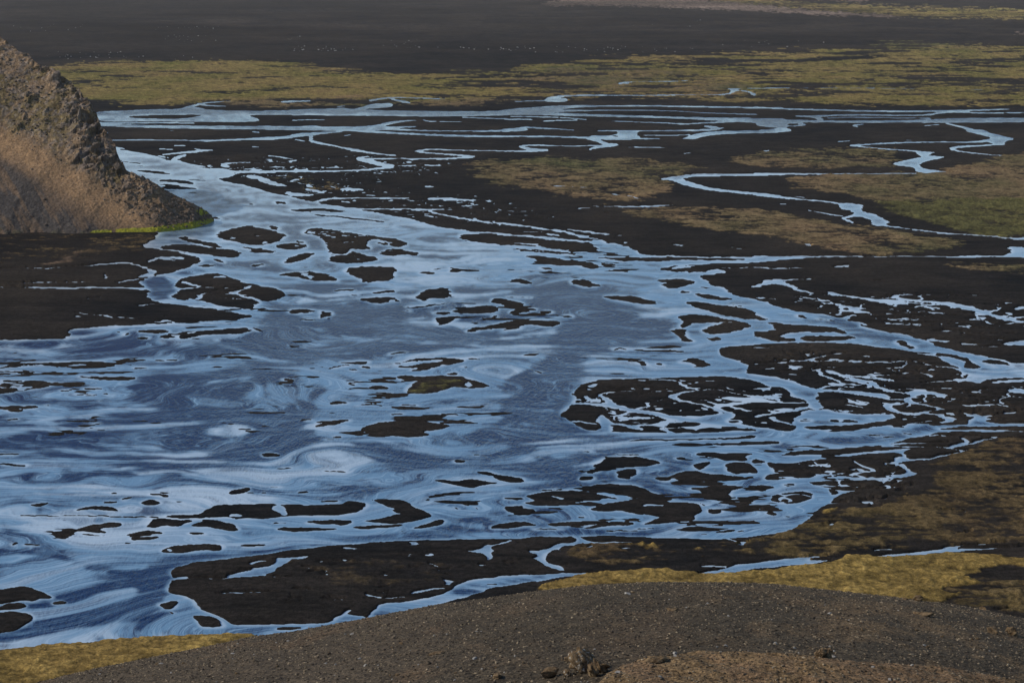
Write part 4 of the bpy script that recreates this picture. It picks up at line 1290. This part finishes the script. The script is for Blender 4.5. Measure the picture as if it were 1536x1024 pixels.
rock_obj('rock', 825, 1014, (.62, .4, .36), 5, M_BR, 'flat pinkish-brown slab left of the tall outcrop', 4, .3, .2, .35)
rock_obj('rock', 851, 1013, (.28, .26, .24), 6, M_OUT, 'small lichen-specked stone between the slab and the tall outcrop', 3, .4, .2)
rock_obj('rock', 853, 992, (.30, .25, .2), 7, M_BR, 'low tan stone just above the lichen-specked stone', 3, .4, .3)
rock_obj('rock', 1242, 994, (.45, .4, .5), 9, M_BR, 'notched brown stone with a black shadow at the edge of the bare earth', 4, .6, .2)
rock_obj('rock', 1233, 997, (.28, .3, .3), 10, M_BR, 'small brown stone touching the notched one', 3, .5, .2)
rock_obj('rock', 1385, 923, (.75, .45, .2), 11, M_BR, 'flat orange-brown slab lying below the crest near the golden moss', 4, .4, .2, -.3)
rock_obj('rock', 1378, 900.5, (.45, .4, .28), 12, M_BR, 'dark brown stone breaking the crest line in front of the golden moss', 4, .5, .2)
rock_obj('rock', 1356, 898.5, (.3, .3, .2), 13, M_BR, 'smaller brown stone on the crest line in front of the golden moss', 3, .5, .2)
rock_obj('rock', 1475, 913.5, (.28, .3, .2), 15, M_BR, 'small dark stone on the crest line by the last bend of water', 3, .5, .2)
rock_obj('rock', 1010, 915, (.5, .3, .16), 16, M_BR, 'low brown stone casting a dark smudge high on the black gravel', 4, .4, .2, -.3)
rock_obj('rock', 1014, 980, (.16, .15, .1), 17, M_PL, 'single bright white stone above the bare brown earth', 3, .3, .2)
rock_obj('rock', 1492, 948, (.42, .4, .35), 18, M_BR, 'rounded tan stone far along the rusty right part of the gravel slope', 4, .4, .25)
rock_obj('rock', 1520, 950, (.35, .35, .42), 19, M_BR, 'upright tan stone beside the rounded one on the rusty slope', 4, .5, .2)
rock_obj('rock', 991, 1000, (.55, .3, .2), 20, M_BR, 'ragged ledge of brown earth at the top of the bare patch', 4, .6, .2)
rock_obj('rock', 930, 1017, (.2, .13, .07), 22, M_PL, 'thin whitish stone lying on the bare brown earth', 3, .3, .2)
rock_obj('rock', 940, 892.5, (.3, .25, .12), 23, M_PL, 'pale stone near the top of the black gravel, left of a brown one', 3, .3, .2)
rock_obj('rock', 655, 980, (.55, .3, .12), 25, M_BR, 'long low tan stone in the middle of the dark slope', 3, .4, .25, .3)
rock_obj('rock', 745, 1016, (.45, .3, .2), 26, M_BR, 'tan stone near the bottom edge, left of the big outcrop', 3, .4, .25)
# loose stones: one of each kind, then copies
def scatter_copies(proto_fn, n, place, **pr):
    first = None
    for i in range(n):
        if i == 0: o = first = proto_fn()
        else: o = first.copy(); COL.objects.link(o)
        for k, v in pr.items(): o[k] = v
        place(o, i)
def pl_near(o, i):
    u = rnd.uniform(60, 1530); c = float(np.interp(u, *zip(*CR))); v = c + (1030 - c) * rnd.uniform(.02, 1) ** .8 if c < 1025 else 1028
    p, d = near_at(u, v); s = rnd.choice([.06, .07, .08, .10, .14]); o.scale = (s * rnd.uniform(.8, 1.5), s, s * .7); o.location = (p[0], p[1], p[2] + .25 * s); o.rotation_euler = (rnd.uniform(-.3, .3), rnd.uniform(-.3, .3), rnd.uniform(0, 6))
def mkst(nm, mt, seed):
    def f():
        v, fc = rock_shape(2, (1, 1, 1), .25, seed); return link(nm, mesh(nm, v, fc, False), mt)
    return f
scatter_copies(mkst('stone', M_PL, 31), 90, pl_near, label='small pale stone scattered on the dark gravel slope', category='stone', group='pale stones scattered on the gravel slope')
scatter_copies(mkst('stone', M_BR, 32), 110, pl_near, label='small rusty brown stone scattered on the dark gravel slope', category='stone', group='brown stones scattered on the gravel slope')
def merged(name, n, place, mt, seed, **pr):
    r = np.random.default_rng(seed); v0, f0 = IC[1]
    P, Sx = place(r, n); n = len(P); R = r.uniform(0, 6.28, n); V = v0[None] * (1 + r.uniform(-.28, .28, (n, len(v0), 1)))
    V = V * Sx[:, None, :]; c, s_ = np.cos(R)[:, None], np.sin(R)[:, None]
    V = np.stack([V[..., 0] * c - V[..., 1] * s_, V[..., 0] * s_ + V[..., 1] * c, V[..., 2]], -1) + P[:, None, :]
    Fq = (f0[None] + (np.arange(n) * len(v0))[:, None, None]).reshape(-1, 3)
    cc = r.random((n, 1)) ** 2.2; tn = pr.pop('dark') * (1 - cc) + pr.pop('light') * cc
    link(name, mesh(name, V.reshape(-1, 3), Fq, False, dict(tone=np.repeat(tn, len(v0), 0))), mt, **pr)
def pn(r, n):
    i = r.integers(12, 12 + 400 + 30, n); j = r.integers(0, len(gu), n)
    s = .022 + .075 * r.random(n) ** 4; P = np.stack([GX[i, j] + r.uniform(-.1, .1, n), GY[i, j] + r.uniform(-.1, .1, n), GZ[i, j] + s * .2], -1)
    return P, np.stack([s * r.uniform(.8, 1.6, n), s, s * .7], -1)
merged('gravel', 80000, pn, M_NEAR, 41, dark=np.array([[.030, .024, .018]]), light=np.array([[.16, .125, .08]]), kind='stuff', label='loose gravel strewn over the near slope', category='gravel')
rk = (T_[:NS] > .01) * (rock * .9 + rub * .8 + crag * .4 + .03)[:NS]
def ph(r, n):
    p = rk.ravel() / rk.sum(); q = r.choice(len(p), n, p=p); s = .22 + 1.1 * r.random(n) ** 6
    P = np.stack([HX2[:NS].ravel()[q], HY2[:NS].ravel()[q], HZ2[:NS].ravel()[q] + s * .2], -1); return P, np.stack([s * r.uniform(.8, 1.4, n), s, s * r.uniform(.6, 1.1, n)], -1)
merged('rubble', 5200, ph, M_HILL, 42, dark=np.array([[.085, .062, .045]]), light=np.array([[.24, .19, .15]]), kind='stuff', label='angular rubble strewn over the rocky hill', category='rubble')
HLx = [(143, 237, 9, 'overhanging crag block above a deep black shadow on the hill'), (112, 206, 3.5, 'pale squarish block left of the shadowed crag'), (128, 142, 5, 'dark craggy knob high on the skyline of the hill'),
       (38, 88, 4, 'blocky tor on the skyline near the top of the hill'), (150, 196, 4, 'steep block at the waterward edge of the cliff'), (36, 177, 3, 'rounded pale boulder on the mossy upper hillside'),
       (178, 262, 5, 'fractured grey block at the foot of the cliff'), (146, 262, 4, 'tilted slab below the shadowed crag'), (62, 112, 3.5, 'dark notched rock on the upper skyline'), (278, 321, 1.8, 'small dark boulder near the tip of the spur')]
for k, (u, v, sz, lb) in enumerate(HLx):
    j = int(round(u + 245)); i = int(np.clip(((yb[j] - v) / (yb[j] - yc[j]) + .03) / 1.03 * (NS - 1), 0, NS - 1)); vv, ff = rock_shape(4, (sz * .55, sz * .5, sz * .6), .45, 60 + k, 9)
    o = link('crag', mesh('crag', vv, ff, False), M_HR, label=lb, category='crag'); o.location = (HX2[i, j], HY2[i, j], HZ2[i, j] + sz * .12); o.rotation_euler = (rnd.uniform(-.4, .4), rnd.uniform(-.4, .4), rnd.uniform(0, 6))
# far pale boulders on the black flats
BR = [(60, 190, 78, 90, 26), (225, 330, 40, 46, 20), (240, 325, 53, 63, 18), (430, 470, 55, 60, 10), (440, 530, 70, 78, 24), (575, 630, 60, 74, 18), (655, 780, 71, 77, 24), (780, 1040, 70, 80, 40), (20, 130, 37, 52, 16), (930, 1060, 24, 42, 8), (1080, 1240, 60, 74, 14), (150, 300, 84, 90, 6)]
spots = [(rnd.uniform(a, b), rnd.uniform(c, d)) for a, b, c, d, n in BR for _ in range(n)]
def pl_far(o, i):
    u, v = spots[i]; x, y = on_plain(u, v); s = rnd.choice([.7, .9, 1.1, 1.6]); o.scale = (s * rnd.uniform(1, 1.8), s, s * .9); o.location = (float(x), float(y), .6 + s * .3); o.rotation_euler = (0, 0, rnd.uniform(0, 6))
scatter_copies(mkst('boulder', M_PL, 33), len(spots), pl_far, label='pale boulder lying out on the far black flats', category='boulder', group='pale boulders on the far black flats')

# ------------------------------------------------------------------ air, sky, sun
hb = bpy.data.meshes.new('haze'); X, Ya, Yb, za, zb = 22000., -60., 34000., -6., 222.
c8 = [(-X, Ya, za), (X, Ya, za), (X, Yb, za), (-X, Yb, za), (-X, Ya, zb), (X, Ya, zb), (X, Yb, zb), (-X, Yb, zb)]
hb.from_pydata(c8, [], [(0, 3, 2, 1), (4, 5, 6, 7), (0, 1, 5, 4), (1, 2, 6, 5), (2, 3, 7, 6), (3, 0, 4, 7)])
hm = bpy.data.materials.new('haze'); hm.use_nodes = True; nt = hm.node_tree; nt.nodes.clear()
vo = nt.nodes.new('ShaderNodeVolumePrincipled'); vo.inputs['Color'].default_value = (1, .93, .88, 1); vo.inputs['Density'].default_value = HAZE; vo.inputs['Anisotropy'].default_value = 0
ou = nt.nodes.new('ShaderNodeOutputMaterial'); nt.links.new(vo.outputs[0], ou.inputs['Volume'])
hz_o = link('haze', hb, hm, kind='stuff')
AZ, EL = math.radians(SUN_AZ), math.radians(SUN_EL)              # azimuth to the left of the view
sv = Vector((-math.cos(EL) * math.sin(AZ), math.cos(EL) * math.cos(AZ), math.sin(EL)))
ld = bpy.data.lights.new('sun', 'SUN'); ld.energy = SUN_E; ld.angle = math.radians(.5); ld.color = (1, .91, .79)
lo = bpy.data.objects.new('sun', ld); COL.objects.link(lo); lo.rotation_euler = sv.to_track_quat('Z', 'Y').to_euler()
W = bpy.data.worlds.new('World'); SC.world = W; W.use_nodes = True; nt = W.node_tree
sk = nt.nodes.new('ShaderNodeTexSky'); sk.sky_type = 'NISHITA'; sk.sun_disc = False; sk.sun_elevation = EL; sk.sun_rotation = -AZ
sk.altitude = 600; sk.air_density = 1.0; sk.dust_density = 0; sk.ozone_density = 3
nt.links.new(sk.outputs[0], nt.nodes['Background'].inputs[0]); nt.nodes['Background'].inputs[1].default_value = SKY_S
vs_ = SC.view_settings; vs_.view_transform = 'Standard'; vs_.look = 'None'; vs_.gamma = 1; vs_.exposure = EXPO; vs_.use_curve_mapping = False
SC.cycles.max_bounces = 6; SC.cycles.volume_bounces = 0; SC.cycles.use_denoising = True
